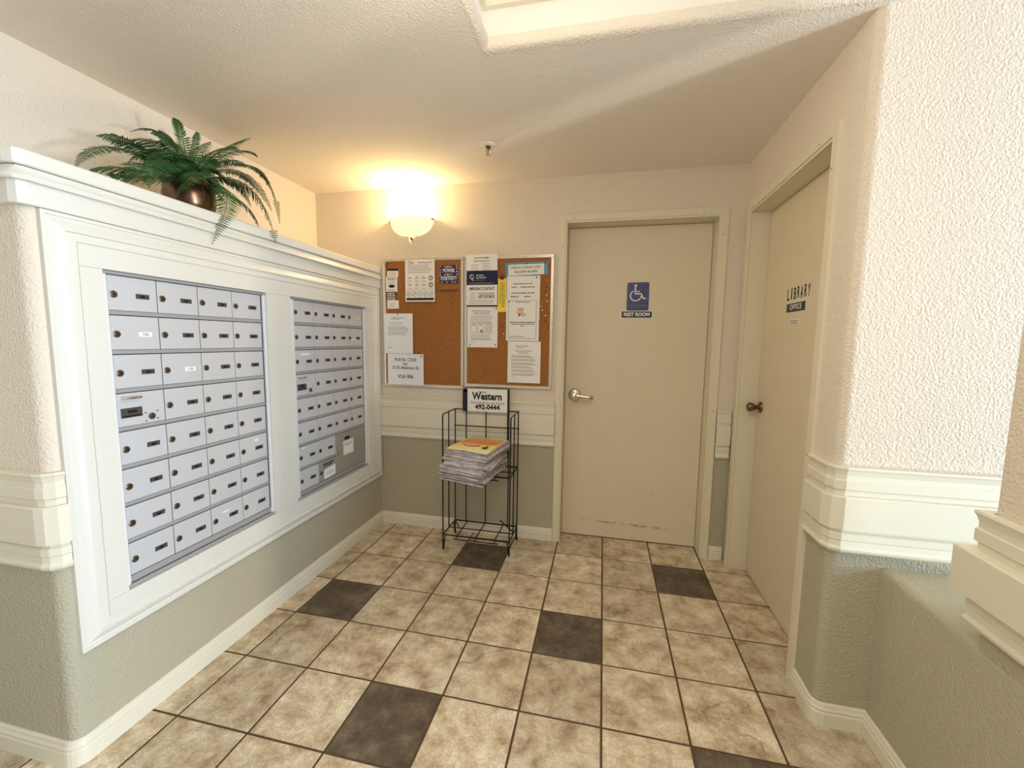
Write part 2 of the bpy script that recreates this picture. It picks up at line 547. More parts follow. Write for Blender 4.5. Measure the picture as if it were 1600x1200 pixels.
# baseboards
bprof = [(0, 0), (.014, 0), (.014, .05), (.011, .056), (.013, .064), (.009, .072), (.007, .082), (.003, .086), (0, .086)]
def base(name, path, side=1):
    q = MB(); q.sweep(path, bprof, side); return struct(q.build(name, 'trim_paint'))
base('baseboard_left', [(-2.14, YE)] + arc(XL - .034, YE + .034, .034, -90, 0) + [(XL, YB + .0)], 1)
base('baseboard_back', [(XL + .014, YB), (-.346, YB)], 1)
q = MB(); q.sweep([(.668, YB), (XR - .012, YB)], bprof, 1); struct(q.build('baseboard_back_2', 'trim_paint'))
base('baseboard_right', [(XR, -1.167)] + arc(XR + .03, YN + .03, .03, 180, 270, 3) + [(.924, YN), (.924, -2.12)], 1)

# chair rails: backer, moulded top, proud frieze board, moulded foot
def chair_rail(name, path, side=1, fz=.026, trim_ends=(0, 0)):
    root = struct_root(name, (path[0][0], path[0][1], .66))
    q = MB(); q.sweep(path, [(0, .675), (.012, .675), (.012, .955), (0, .955)], side); q.build('backer', 'trim_paint', root)
    q = MB(); q.sweep(path, [(.0, .974), (.020, .974), (.022, .968), (.018, .960), (.014, .945), (.014, .93), (.018, .926), (.018, .896), (.014, .892), (0.0, .892)], side); q.build('top_moulding', 'trim_paint', root)
    P = [Vector(p) for p in path]
    if trim_ends[0]: P[0] = P[0] + (P[1] - P[0]).normalized() * trim_ends[0]
    if trim_ends[1]: P[-1] = P[-1] + (P[-2] - P[-1]).normalized() * trim_ends[1]
    q = MB(); q.sweep(P, [(.0, .755), (fz, .755), (fz, .868), (fz - .003, .872), (0, .872)], side); q.build('frieze_board', 'trim_paint', root)
    q = MB(); q.sweep(path, [(0, .668), (.012, .668), (.020, .676), (.022, .684), (.016, .694), (.015, .712), (.018, .716), (.018, .738), (.014, .742), (0, .742)], side); q.build('foot_moulding', 'trim_paint', root)
    return root
chair_rail('trim_3', [(XL + .002, YB), (-.346, YB)])
chair_rail('trim_4', [(.668, YB), (XR - .012, YB)])
chair_rail('trim_5', [(XR, -1.167)] + arc(XR + .03, YN + .03, .03, 180, 270, 2) + [(1.6, YN)])
chair_rail('trim_6', [(-2.14, YE)] + arc(XL - .034, YE + .034, .034, -90, 0, 3) + [(XL, -2.022)][1:])
chair_rail('trim_7', [(1.25, -1.70), (.927, -1.70), (.927, -2.12)], 1, .042)

# ------------------------------------------------------------------ doors
def door(name, fr, w, h, leaf_depth, casing, knob_side):
    """fr: frame whose origin is the bottom-left corner of the clear opening on the wall face"""
    root = struct_root(name, fr.o)
    q = MB()
    fr.rect(q, .003, w - .003, .008, h - .003, -leaf_depth - .04, -leaf_depth)
    leaf = q.build('door_leaf', 'door_paint', root)
    # steel frame: face ring, rabbet step and jambs
    q = MB(); cw = casing; st = .014
    for ring in range(2):
        o0, o1, hh = ((0.012, cw, .012), (0, .012, .006))[ring]
        fr.poly(q, [(-o1, 0), (-o0, 0), (-o0, h + o0), (-o1, h + o1)], 0, hh)
        fr.poly(q, [(w + o0, 0), (w + o1, 0), (w + o1, h + o1), (w + o0, h + o0)], 0, hh)
        fr.poly(q, [(-o0, h + o0), (w + o0, h + o0), (w + o1, h + o1), (-o1, h + o1)], 0, hh)
    fr.rect(q, -.004, 0, 0, h, -leaf_depth - .04, .001); fr.rect(q, w, w + .004, 0, h, -leaf_depth - .04, .001)
    fr.rect(q, -.004, w + .004, h, h + .004, -leaf_depth - .04, .001)
    # door stop
    fr.rect(q, 0, .006, 0, h, -leaf_depth + .004, -leaf_depth + .03) if False else None
    fm = q.build('door_frame', 'door_frame_paint', root)
    q = MB()
    for a, bb in ((-.026, h * .93), (w * .05, h + .026), (w * .9, h + .026), (w + .026, h * .95), (-.026, h * .47), (w + .026, h * .45)):
        fr.disc(q, a, bb, .0035, .0035, .0115, .0125, 8)
    q.build('screw_head', 'slot_plate', fm)
    q = MB(); fr.quad(q, 0, w, 0, .009, -leaf_depth - .01); q.build('threshold_gap', 'dark_gap', root)
    return root, leaf

D1 = BACK(-.294, YB, 0)
d1, leaf1 = door('door_1', D1, .908, 2.149, .127, .050, 0)
L1 = BACK(-.294, YB + .127, 0)
# scuffs on the leaf
q = MB(); rr = random.Random(3)
for k in range(26):
    a = rr.uniform(.12, .72); z = .125 - (a - .12) * .03 + rr.uniform(-.006, .006)
    L1.quad(q, a, a + rr.uniform(.008, .05), z, z + rr.uniform(.0012, .003), .0006)
for k in range(10):
    a = rr.uniform(.3, .62); z = rr.choice([.03, .07, .10, .36, .37]) + rr.uniform(-.02, .02)
    L1.quad(q, a, a + rr.uniform(.008, .03), z, z + .002, .0006)
q.build('scuff_marks', 'scuff', leaf1)
# lever handle
def P3(fr, a, b_, h): return fr.p(a, b_, h)
hx, hz = .069, 1.018
hb = MB(); hb.lathe([(0, .018), (.030, .017), (.040, .012), (.046, .004), (.047, 0)][::-1], L1.p(hx, hz, 0), L1.n, 28)
hd = hb.build('door_handle', 'chrome', leaf1, smooth=True)
q = MB(); q.lathe([(.016, .014), (.015, .05), (.019, .056), (.019, .074), (.012, .078), (0, .079)], L1.p(hx, hz, 0), L1.n, 20)
q.loft([[L1.p(hx + a, hz + dz + sv * math.cos(th), .064 + sh * math.sin(th)) for th in (2 * math.pi * i / 10 for i in range(10))] for a, dz, sv, sh in ((0, 0, .013, .010), (.03, .001, .0125, .009), (.07, -.004, .0115, .008), (.105, -.007, .011, .008))])
q.build('lever', 'chrome', leaf1, smooth=True)
q = MB(); q.loft([[L1.p(hx + a, hz - .008 + sv * math.cos(th), .064 + .008 * math.sin(th)) for th in (2 * math.pi * i / 8 for i in range(8))] for a, sv in ((.105, .0105), (.128, .010), (.130, .008))])
q.build('lever_tip', 'bronze_knob', leaf1, smooth=True)

D2 = RIGHT(XR, -.241, 0)
d2, leaf2 = door('door_2', D2, .872, 2.135, .102, .052, 0)
L2 = RIGHT(XR + .102, -.241, 0)
q = MB(); kz, ka = 1.024, .052
q.lathe([(.033, 0), (.033, .004), (.028, .010), (.026, .0105)], L2.p(ka, kz, 0), L2.n, 28)
hd2 = q.build('rose', 'bronze_knob', leaf2, smooth=True)
q = MB(); q.lathe([(.013, .009), (.012, .026), (.014, .030), (.022, .038), (.0265, .050), (.026, .062), (.021, .070), (.012, .074), (0, .075)], L2.p(ka, kz, 0), L2.n, 28)
q.build('door_knob', 'bronze_knob', leaf2, smooth=True)

# ------------------------------------------------------------------ mailbox surround (white panelled casing and ledge)
sur = thing('mailbox_surround', 'white panelled wooden surround and ledge framing the two mailbox banks', 'cabinet', (XL, -1.09, .37))
LW = LEFT(XL, 0, 0)
prof = [(0, 0), (0, .016), (.010, .016), (.012, .012), (.018, .011), (.030, .019), (.042, .026), (.050, .026), (.053, .021), (.066, .022), (.076, .022), (.080, .018), (.080, 0)]
y0, y1, z0, z1 = -2.02, -.158, .37, 1.748
def cas(name, A, B):
    q = MB(); q.loft([[LW.p(*A(a), h) for a, h in prof], [LW.p(*B(a), h) for a, h in prof]]); q.build(name, 'cabinet_paint', sur, smooth=True)
cas('casing', lambda a: (y0 + a, z1 - a), lambda a: (y1 - a, z1 - a))
cas('casing', lambda a: (y0 + a, z0 + a), lambda a: (y1 - a, z0 + a))
cas('casing', lambda a: (y0 + a, z0 + a), lambda a: (y0 + a, z1 - a))
cas('casing', lambda a: (y1 - a, z0 + a), lambda a: (y1 - a, z1 - a))
i0, i1, k0, k1 = y0 + .08, y1 - .08, z0 + .08, z1 - .08
OP = [(-1.879, -1.204), (-1.048, -.334)]; OZ = (.500, 1.601)
def board(name, a0, a1, b0, b1):
    q = MB(); LW.rect(q, a0, a1, b0, b1, 0, .020); q.build(name, 'cabinet_paint', sur)
board('rail_board', i0, i1, OZ[1], k1); board('rail_board', i0, i1, k0, OZ[0])
e = .0008
board('stile_board', i0, OP[0][0], OZ[0] + e, OZ[1] - e); board('stile_board', OP[0][1], OP[1][0], OZ[0] + e, OZ[1] - e); board('stile_board', OP[1][1], i1, OZ[0] + e, OZ[1] - e)
# frieze and crown of the ledge run round the end of the block
lp = [(-2.14, YE)] + arc(XL - .012, YE + .012, .012, -90, 0, 2) + [(XL, YB)]
q = MB(); q.sweep(lp, [(0, 1.750), (.018, 1.750), (.020, 1.754), (.020, 1.82), (0, 1.82)], 1); q.build('frieze', 'cabinet_paint', sur)
q = MB(); q.sweep(lp, [(0, 1.812), (.034, 1.812), (.036, 1.816), (.034, 1.824), (.026, 1.832), (.018, 1.842), (.014, 1.853), (0, 1.853)], 1); q.build('crown_moulding', 'cabinet_paint', sur, smooth=True)
q = MB(); q.sweep(lp, [(-.05, 1.855), (.022, 1.855), (.026, 1.858), (.026, 1.894), (.022, 1.898), (-.05, 1.898)], 1)
q.box(-2.14, XL - .03, YE + .03, YB, 1.86, 1.898)
q.build('ledge_top', 'cabinet_paint', sur)

# ------------------------------------------------------------------ mailbox banks
DT = .0042       # door thickness
XD = XL + .0012  # back of the doors
def mailbox_bank(label, ya, yb, dy0, pitch, ncol, skip, white, master, master_f):
    z_top, pz = 1.588, .1326
    root = thing('mailbox_bank', label, 'mailboxes', (XL, ya, OZ[0]), None)
    q = MB(); q.box(XL + .0002, XD, ya + .003, yb - .003, OZ[0] + .003, OZ[1] - .003); q.build('back_panel', 'dark_gap', root)
    q = MB(); q.bevbox(XD, XL + .004, ya + .006, yb - .006, OZ[0] + .0165, OZ[0] + .0405, .001); q.build('sill_bar', 'aluminium_strip', root)
    # extruded frame
    for a, bb, c, d in ((ya, yb, OZ[1] - .012, OZ[1] - .001), (ya, yb, OZ[0] + .001, OZ[0] + .014)):
        q = MB(); q.bevbox(XD, XL + .011, a + .001, bb - .001, c, d, .001); q.build('frame_bar', 'aluminium_strip', root)
    for a, bb in ((ya + .001, dy0 - .003 if dy0 - ya > .006 else ya + .008), (dy0 + ncol * pitch + .006, yb - .001)):
        q = MB(); q.bevbox(XD, XL + .012, a, bb, OZ[0] + .0145, OZ[1] - .0125, .0015); q.build('frame_bar', 'aluminium_bright', root)
    # shelf strips between the rows
    q0 = None
    for r in range(1, 8):
        zc = z_top - r * pz
        ye = dy0 + ncol * pitch
        if 'short' in skip and r == 7: ye = dy0 + 2 * pitch
        q = MB(); q.bevbox(XD, XL + .0045, dy0 - .002, ye + .002, zc + .0015, zc + .0155, .0012); q.build('shelf_strip', 'aluminium_strip', root)
    z_at = lambda r: z_top - r * pz
    first = {}
    def mk_door(r, c, kind, w=pitch, hgt=pz, mat='aluminium_door'):
        yy = dy0 + c * pitch; zz = z_at(r) - hgt + .0165
        F = LEFT(XD, yy, zz); W_, H_ = w - .0032, hgt - .018
        ORGD = Vector((XD, yy, zz))
        key = (kind, mat)
        if key in first and kind == 'plain':
            s = first[key]; c_ = copy_tree(s, root, ORGD - ORG[root.name])
            return c_, F
        q = MB(); q.bevbox(XD, XD + DT, yy + .0016, yy + .0016 + W_, zz, zz + H_, .0008)
        d = q.build('mailbox_door', mat, root, o=ORGD); d.location = ORGD - ORG[root.name]; ORG[d.name] = ORGD
        if kind in ('plain', 'lockonly', 'white'):
            q = MB(); o_ = F.p(.018, H_ * .46, DT)
            q.lathe([(.0118, 0), (.0118, .002), (.0095, .0032), (.0, .0034)], o_, F.n, 14)
            q.cur = 1; q.lathe([(.0035, .0030), (.003, .0037), (0, .0037)], o_ + F.n * .0002, F.n, 8)
            k = q.build('lock', ['lock_brass', 'black_hole'], d, smooth=True)
            q = MB(); a = W_ * .70; F.rect(q, a - .022, a + .022, H_ * .46 - .0085, H_ * .46 + .0085, DT, DT + .0012)
            if kind != 'white':
                q.cur = 1; F.rect(q, a - .008, a + .008, H_ * .46 - .005, H_ * .46 + .003, DT + .0012, DT + .0018)
            k = q.build('name_slot', ['slot_plate', 'black_hole'] if kind != 'white' else ['paper_white', 'ink'], d)
        if kind == 'white':
            F2 = F; text('apartment_number', '106' if c == 0 else '136' if c == 1 else '203', F2, W_ * .70, H_ * .46, .014, 'ink_grey', k, 0, DT + .0015)
        if kind in ('plain', 'lockonly', 'white'): first.setdefault(key, d) if kind == 'plain' else None
        return d, F
    for r in range(8):
        for c in range(ncol):
            if (r, c) in skip or (r, c) == master: continue
            mk_door(r, c, 'white' if (r, c) in white else 'plain')
    # master panel with pull handle, post-office lock plate and keyed lock
    d, F = mk_door(master[0], master[1], 'master')
    d['label'] = 'mailbox panel with pull handle and lock plate'
    W_, H_ = pitch - .0032, pz - .018
    q = MB(); q.tube([F.p(W_ * f, H_ * .86, DT + h) for f, h in ((.10, 0), (.10, .012), (.14, .016), (.42, .016), (.46, .012), (.46, 0))], .0038, 8); q.build('pull_handle', 'chrome', d, smooth=True)
    q = MB(); F.rect(q, W_ * .07, W_ * .50, H_ * .26, H_ * .55, DT, DT + .003); q.cur = 1
    F.rect(q, W_ * .10, W_ * .47, H_ * .285, H_ * .325, DT + .003, DT + .0045); F.rect(q, W_ * .2, W_ * .38, H_ * .40, H_ * .48, DT + .003, DT + .005)
    q.build('lock_plate', ['slot_plate', 'black_hole'], d)
    q = MB(); q.lathe([(.012, 0), (.012, .003), (.009, .006), (0, .0063)], F.p(W_ * .71, H_ * .20, DT), F.n, 14); q.build('lock', 'lock_brass', d, smooth=True)
    for du, dv in ((-.13, .13), (.13, .15), (-.13, -.13), (.13, -.10)):
        q = MB(); q.lathe([(.003, 0), (.0025, .0012), (0, .0014)], F.p(W_ * (.71 + du), H_ * (.20 + dv) , DT), F.n, 8); q.build('screw', 'slot_plate', d)
    return root, z_at, mk_door

bank1, zat1, mk1 = mailbox_bank('larger-looking left bank of silver apartment mailboxes, nearest the camera', OP[0][0], OP[0][1], -1.8615, .1588, 4, {}, {(1, 0), (2, 1)}, (3, 0), (0, 0, '106'))
bank2, zat2, mk2 = mailbox_bank('right bank of silver mailboxes with a large parcel door, beside the corkboards', OP[1][0], OP[1][1], -1.014, .1612, 4,
                                {(6, 2): 1, (6, 3): 1, (7, 2): 1, (7, 3): 1, (7, 1): 1, 'short': 1}, {(0, 3)}, (3, 0), (0, 0, '203'))
# bank 2: large parcel door and outgoing-mail door
pz = .1326; pit = .1612
d, F = mk2(6, 2, 'parcel', 2 * pit, 2 * pz, 'aluminium_grey'); d['label'] = 'large grey parcel door'
q = MB(); q.lathe([(.0125, 0), (.0125, .003), (.010, .005), (0, .0053)], F.p(.018, .128, DT), F.n, 16); q.build('lock', 'chrome', d, smooth=True)
q = MB(); F.rect(q, .095, .145, .195, .215, DT, DT + .0012); q.build('name_slot', 'black_hole', d)
q = MB(); F.rect(q, .078, .188, .098, .190, DT, DT + .0012); cd = q.build('notice_card', 'paper_white', d)
q = MB(); F.words(q, .092, .172, .168, .005, DT + .0014); F.words(q, .095, .165, .156, .005, DT + .0014); F.stroke(q, [(.086, .104), (.086, .184), (.182, .184), (.182, .104), (.086, .104)], .0015, DT + .0012, DT + .0014); q.build('print', 'ink_grey', cd)
d, F = mk2(7, 1, 'outgoing', pit, pz, 'aluminium_grey'); d['label'] = 'grey outgoing-mail door with a slot and card'
W_, H_ = pit - .0032, pz - .018
q = MB(); F.rect(q, .035, .135, H_ * .80, H_ * .86, DT, DT + .001); F.rect(q, .042, .12, H_ * .70, H_ * .745, DT, DT + .001); q.build('mail_slot', 'black_hole', d)
q = MB(); q.lathe([(.0118, 0), (.0118, .002), (.0095, .0032), (0, .0034)], F.p(.020, H_ * .42, DT), F.n, 14); q.build('lock', 'lock_brass', d, smooth=True)
q = MB(); F.poly(q, [(.046, .004), (.152, .010), (.150, .072), (.047, .060)], DT, DT + .0015); cd = q.build('notice_card', 'paper_cool', d)
q = MB(); F.words(q, .07, .125, .045, .003, DT + .0017); F.words(q, .06, .14, .034, .003, DT + .0017); F.words(q, .06, .14, .024, .003, DT + .0017); q.build('print', 'ink_grey', cd)
# loose stickers on doors
def sticker(bank, dy0, pitch, r, c, a0, a1, b0, b1, lab=None):
    F = LEFT(XD + DT, dy0 + c * pitch, 1.588 - r * pz - pz + .0165)
    q = MB(); F.rect(q, a0, a1, b0, b1, 0, .0004); q.build('sticker', 'paper_white', bank)
sticker(bank2, -1.014, pit, 2, 0, .045, .115, .086, .098); sticker(bank2, -1.014, pit, 1, 3, .03, .085, .038, .046)
sticker(bank2, -1.014, pit, 5, 2, .10, .125, .086, .092); sticker(bank2, -1.014, pit, 6, 0, .03, .05, .10, .108)
sticker(bank1, -1.8615, .1588, 5, 3, .085, .105, .085, .098); sticker(bank1, -1.8615, .1588, 7, 2, .055, .085, .075, .082)

# ------------------------------------------------------------------ corkboards
YCB = YB - .018
def corkboard(label, x0, x1, z0, z1):
    root = thing('corkboard', label, 'bulletin board', ((x0 + x1) / 2, YB, z0), None)
    fw = .023
    q = MB(); q.box(x0 + fw, x1 - fw, YB - .014, YB - .002, z0 + fw, z1 - fw); q.build('cork_panel', 'cork', root)
    Fb = BACK(0, YB, 0); pr = [(0, .0), (0, .018), (.003, .0215), (.010, .0215), (.012, .019), (.019, .019), (.023, .013), (.023, 0)]
    for A, B in ((lambda a: (x0 + a, z1 - a), lambda a: (x1 - a, z1 - a)), (lambda a: (x0 + a, z0 + a), lambda a: (x1 - a, z0 + a)),
                 (lambda a: (x0 + a, z0 + a), lambda a: (x0 + a, z1 - a)), (lambda a: (x1 - a, z0 + a), lambda a: (x1 - a, z1 - a))):
        q = MB(); q.loft([[Fb.p(*A(a), h) for a, h in pr], [Fb.p(*B(a), h) for a, h in pr]]); q.build('frame_rail', 'frame_silver', root)
    for a, bb in ((x0 + .007, z0 + .02), (x0 + .007, z1 - .02), (x1 - .007, z0 + .02), (x1 - .007, z1 - .02), ((x0 + x1) / 2, z0 + .007), ((x1 - .007), (z0 + z1) / 2)):
        q = MB(); Fb.disc(q, a, bb, .003, .003, .0215, .0228, 8); q.build('screw', 'slot_plate', root)
    return root
cb1 = corkboard('left aluminium framed corkboard, mostly bare, with the postal code notice', -1.603, -.993, 1.046, 1.957)
cb2 = corkboard('right aluminium framed corkboard crowded with strata notices', -.989, -.372, 1.064, 1.955)
YP = YB - .0145

def sheet(name, label, cat, x0, x1, z0, z1, mat, off=0.0, tilt=0.0, curl=.004, group=None):
    """a sheet pinned at the top: gently bowed, paper-thick, with its own root at its foot"""
    q = MB(); nx, nz = 6, 8; cx, cz = (x0 + x1) / 2, (z0 + z1) / 2; ct, st = math.cos(tilt), math.sin(tilt)
    F = BACK(0, YP, 0); vs = []
    for lay in (0, 1):
        for j in range(nz + 1):
            for i in range(nx + 1):
                u, v = i / nx, j / nz
                a, bb = (u - .5) * (x1 - x0), (v - .5) * (z1 - z0)
                h = off + .0006 + curl * (1 - v) ** 2 * .0 + lay * .0006
                vs.append(F.p(cx + a * ct - bb * st, cz + a * st + bb * ct, h))
    n = (nx + 1) * (nz + 1); fs = []
    for j in range(nz):
        for i in range(nx):
            k = j * (nx + 1) + i
            fs += [(n + k, n + k + 1, n + k + nx + 2, n + k + nx + 1), (k, k + nx + 1, k + nx + 2, k + 1)]
    for j in range(nz):
        for i in (0, nx):
            k = j * (nx + 1) + i; fs.append((k, k + nx + 1, n + k + nx + 1, n + k))
    for i in range(nx):
        for j in (0, nz):
            k = j * (nx + 1) + i; fs.append((k, k + 1, n + k + 1, n + k))
    q.add(vs, fs)
    o = q.build(name, mat, None, o=(cx, YP - off, z0))
    tag(o, label, cat, group)
    # frame with origin at the sheet's lower-left corner, on its front face
    ll = F.p(cx - (x1 - x0) / 2 * ct + (z1 - z0) / 2 * st, cz - (x1 - x0) / 2 * st - (z1 - z0) / 2 * ct, off + .0012)
    return o, Fr(ll, (ct, 0, st), (-st, 0, ct)), x1 - x0, z1 - z0


def para(q, F, a0, a1, b_top, lines, step, ht, ragged=.15, h=.0003):
    for k in range(lines):
        F.words(q, a0, a1 - random.uniform(0, ragged) * (a1 - a0), b_top - k * step, ht, h)


# left board
o, F, w, h = sheet('recycling_poster', 'white recycling poster with rows of round icons and a black footer strip', 'poster', -1.424, -1.201, 1.654, 1.945, 'paper_white', .009)
text('lettering', 'Recycling matters', F, w * .68, h * .925, .017, 'ink_grey', o, .01, .0003, w * .48)
q = MB(); F.ring(q, w * .16, h * .925, .011, .004, .0002, .0004); F.stroke(q, [(w * .2, h * .9), (w * .3, h * .935)], .006, .0002, .0004); q.build('logo', 'ink_grey', o)
q = MB(); para(q, F, .02, w - .02, h * .85, 5, .012, .0035); q.build('print', 'ink_grey', o)
q = MB()
for r in range(2):
    for c in range(4):
        a, bb = w * (.16 + .235 * c), h * (.56 - r * .165)
        F.words(q, a - .016, a + .016, bb - .024, .003, .0003)
        if c == 3: F.ring(q, a, bb, .0125, .008, .0002, .0004, seg=16); F.stroke(q, [(a, bb), (a + .006, bb + .006)], .004, .0002, .0004)
        else:
            F.stroke(q, [(a - .012, bb - .008), (a - .002, bb + .009), (a + .006, bb - .004), (a + .014, bb + .005)], .004, .0002, .0004)
F.stroke(q, [(.008, h * .27), (w - .008, h * .27)], .0018, .0002, .0004)
for c in range(5):
    a, bb = w * (.12 + .19 * c), h * .18
    F.ring(q, a, bb, .0165, .0028, .0002, .0004, seg=16); F.stroke(q, [(a - .008, bb - .008), (a + .009, bb + .009)], .005, .0002, .0004)
q.build('icons', 'ink_grey', o)
q = MB(); F.rect(q, .008, w - .008, .010, .026, .0001, .0003)
q.build('footer_strip', 'ink', o)
o, F, w, h = sheet('positivity_card', 'small violet card reading power positivity, upper right of the left corkboard', 'card', -1.170, -1.033, 1.776, 1.902, 'ink_violet')
text('lettering', 'THERE IS', F, w * .46, h * .90, .013, 'sign_white', o, .02, .0003, w * .42)
text('lettering', 'POWER', F, w * .5, h * .70, .034, 'sign_white', o, .025, .0003, w * .62)
text('lettering', 'IN', F, w * .46, h * .49, .018, 'sign_white', o, .02, .0003)
text('lettering', 'POSITIVITY', F, w * .5, h * .28, .036, 'sign_white', o, .02, .0003, w * .86)
q = MB(); rr = random.Random(5)
for a, bb in ((.06, .93), (.93, .82), (.06, .74), (.05, .6), (.95, .5), (.3, .49), (.62, .49), (.12, .08), (.4, .08), (.7, .09), (.85, .08), (.93, .66), (.05, .45)):
    F.stroke(q, [(w * a - .005, h * bb - .005), (w * a + .005, h * bb + .004)], .004, .0002, .0004); F.disc(q, w * a, h * bb, .0035, .005, .0002, .0004, 8)
q.build('doodles', 'sign_white', o)
pen = MB(); F = BACK(0, YP, 0); pen.tube([F.p(-1.180, 1.733, .005), F.p(-1.150, 1.730, .005), F.p(-1.06, 1.732, .005), F.p(-1.036, 1.735, .005)], [.0015, .0045, .0045, .004], 8)
pe = pen.build('pen', 'ink_brown', None, o=(-1.11, YP, 1.728), smooth=True); tag(pe, 'dark slim pen fixed sideways on the cork under the violet card', 'pen')
cards = [('business_card', 'business card with a dark top band, topmost of the left column', -1.566, -1.480, 1.829, 1.886, 'paper_white', .002),
         ('business_card', 'cream card with a dark oval logo, second of the left column', -1.575, -1.487, 1.724, 1.832, 'paper_white', .004),
         ('business_card', 'dark grey card with pale lettering, third of the left column', -1.577, -1.495, 1.664, 1.728, 'ink_brown', .002),
         ('business_card', 'small white card, lowest of the left column of cards', -1.568, -1.478, 1.606, 1.664, 'paper_white', .004)]
for i, (n_, lab, a0, a1, b0, b1, mt, of) in enumerate(cards):
    o, F, w, h = sheet(n_, lab, 'card', a0, a1, b0, b1, mt, of, random.uniform(-.03, .02))
    q = MB()
    if i == 0:
        F.rect(q, 0, w, h * .74, h, .0001, .0003); q.build('top_band', 'ink', o); q = MB()
        para(q, F, .012, w - .012, h * .5, 3, .012, .003)
        q.build('print', 'ink_grey', o)
    elif i == 1:
        para(q, F, .01, w - .01, h * .88, 2, .012, .006, .1); para(q, F, .01, w - .01, h * .62, 2, .012, .003); para(q, F, .01, w - .01, h * .14, 2, .010, .003)
        q.build('print', 'ink_grey', o)
        q = MB(); F.disc(q, w * .5, h * .37, w * .29, .011, .0001, .0003); q.build('oval_logo', 'ink', o)
    elif i == 2:
        para(q, F, .008, w - .008, h * .7, 4, .014, .006, .1); q.build('print', 'paper_white', o)
    else:
        para(q, F, .015, w - .025, h * .62, 3, .012, .003); q.build('print', 'ink_grey', o)
o, F, w, h = sheet('notice_sheet', 'white typed letter on the lower left corkboard above the postal code sign', 'notice', -1.593, -1.370, 1.286, 1.572, 'paper_cool', .009)
q = MB(); F.words(q, .055, .165, h * .885, .004, .0003); F.words(q, .055, .13, h * .85, .004, .0003); F.words(q, .04, .15, h * .76, .003, .0003); F.words(q, .055, .14, h * .72, .003, .0003)
para(q, F, .03, w - .03, h * .66, 6, .011, .0033); F.words(q, .035, .07, h * .14, .004, .0003); q.build('print', 'ink_grey', o)
o, F, w, h = sheet('postal_code_sign', 'laminated white postal code sign at the bottom of the left corkboard', 'sign', -1.568, -1.289, 1.060, 1.284, 'paper_cool', .0105)
text('lettering', 'POSTAL CODE', F, w * .5, h * .81, .030, 'ink', o, .012, .0003, w * .60)
text('lettering', 'for', F, w * .5, h * .68, .030, 'ink', o, .012, .0003)
text('lettering', '2125 Atkinson St', F, w * .5, h * .555, .030, 'ink', o, .012, .0003, w * .74)
text('lettering', 'V2A 9E6', F, w * .5, h * .27, .036, 'ink', o, .014, .0003, w * .43)
# brass hook at the top-left corner
q = MB(); F = BACK(0, YP, 0)
for k in range(3):
    a = -1.572 + k * .012; q.tube([F.p(a, 1.921, 0.0), F.p(a + .004, 1.922, .01), F.p(a + .003, 1.90 - .004 * k, .012), F.p(a - .002, 1.895, .008)], .002, 6)
pc = q.build('safety_pins', 'lock_brass', None, o=(-1.56, YP, 1.895), smooth=True); tag(pc, 'gold coloured pins hooked at the top left corner of the left corkboard', 'pins')

# right board
o, F, w, h = sheet('notice_sheet', 'white contact list sheet at top left of the right corkboard, overlapping its frame', 'notice', -.972, -.753, 1.80, 1.965, 'paper_white', .0085)
text('lettering', 'STRATA COUNCIL MEMBERS', F, w * .5, h * .86, .012, 'ink', o, .01, .0003, w * .46)
q = MB(); F.words(q, w * .24, w * .78, h * .72, .005, .0003)
for k in range(6): F.words(q, .035, .085, h * (.58 - .08 * k), .003, .0003); F.words(q, .115, .17, h * (.62 - .08 * k), .003, .0003)
q.build('print', 'ink_grey', o)
o, F, w, h = sheet('emergency_notice', 'white emergency contact notice with a navy header band', 'notice', -.969, -.752, 1.620, 1.858, 'paper_white', .010)
q = MB(); F.rect(q, 0, w, h * .60, h, .0001, .0003); q.build('header_band', 'ink_navy', o)
q = MB(); F.ring(q, w * .17, h * .83, .0145, .003, .0003, .0005, 20, 330); F.ring(q, w * .19, h * .84, .0095, .002, .0003, .0005); F.stroke(q, [(w * .16, h * .77), (w * .22, h * .72)], .004, .0003, .0005); q.build('logo', 'sign_white', o)
text('lettering', 'PACIFIC', F, w * .31, h * .865, .016, 'paper_white', o, .0, .0005, None, 'LEFT')
text('lettering', 'QUORUM', F, w * .31, h * .80, .016, 'paper_white', o, .0, .0005, None, 'LEFT')
q = MB(); F.words(q, w * .26, w * .62, h * .725, .0035, .0005); F.words(q, w * .05, w * .9, h * .65, .004, .0005); F.words(q, w * .1, w * .8, h * .63, .003, .0005); q.build('print', 'ink_grey', o)
text('lettering', 'EMERGENCY CONTACT', F, w * .5, h * .49, .027, 'ink', o, .02, .0003, w * .82)
text('lettering', '24 Hour Emergency Hotline', F, w * .63, h * .36, .013, 'ink', o, .018, .0003, w * .54)
text('lettering', '1-877-767-8018', F, w * .63, h * .265, .030, 'ink', o, .022, .0003, w * .54)
q = MB(); para(q, F, w * .12, w * .3, h * .38, 5, .010, .0025); para(q, F, w * .08, w * .92, h * .16, 3, .011, .0028, .1); q.build('print', 'ink_grey', o)
q = MB(); F.rect(q, 0, w, 0, h * .03, .0001, .0003); q.build('footer_line', 'ink', o)
o, F, w, h = sheet('notice_sheet', 'white notice with two small drawings of phones and a hand, under the emergency notice', 'notice', -.966, -.749, 1.340, 1.617, 'paper_white', .004)
text('lettering', 'Beware of phone fraud', F, w * .48, h * .845, .012, 'ink', o, .012, .0003, w * .5)
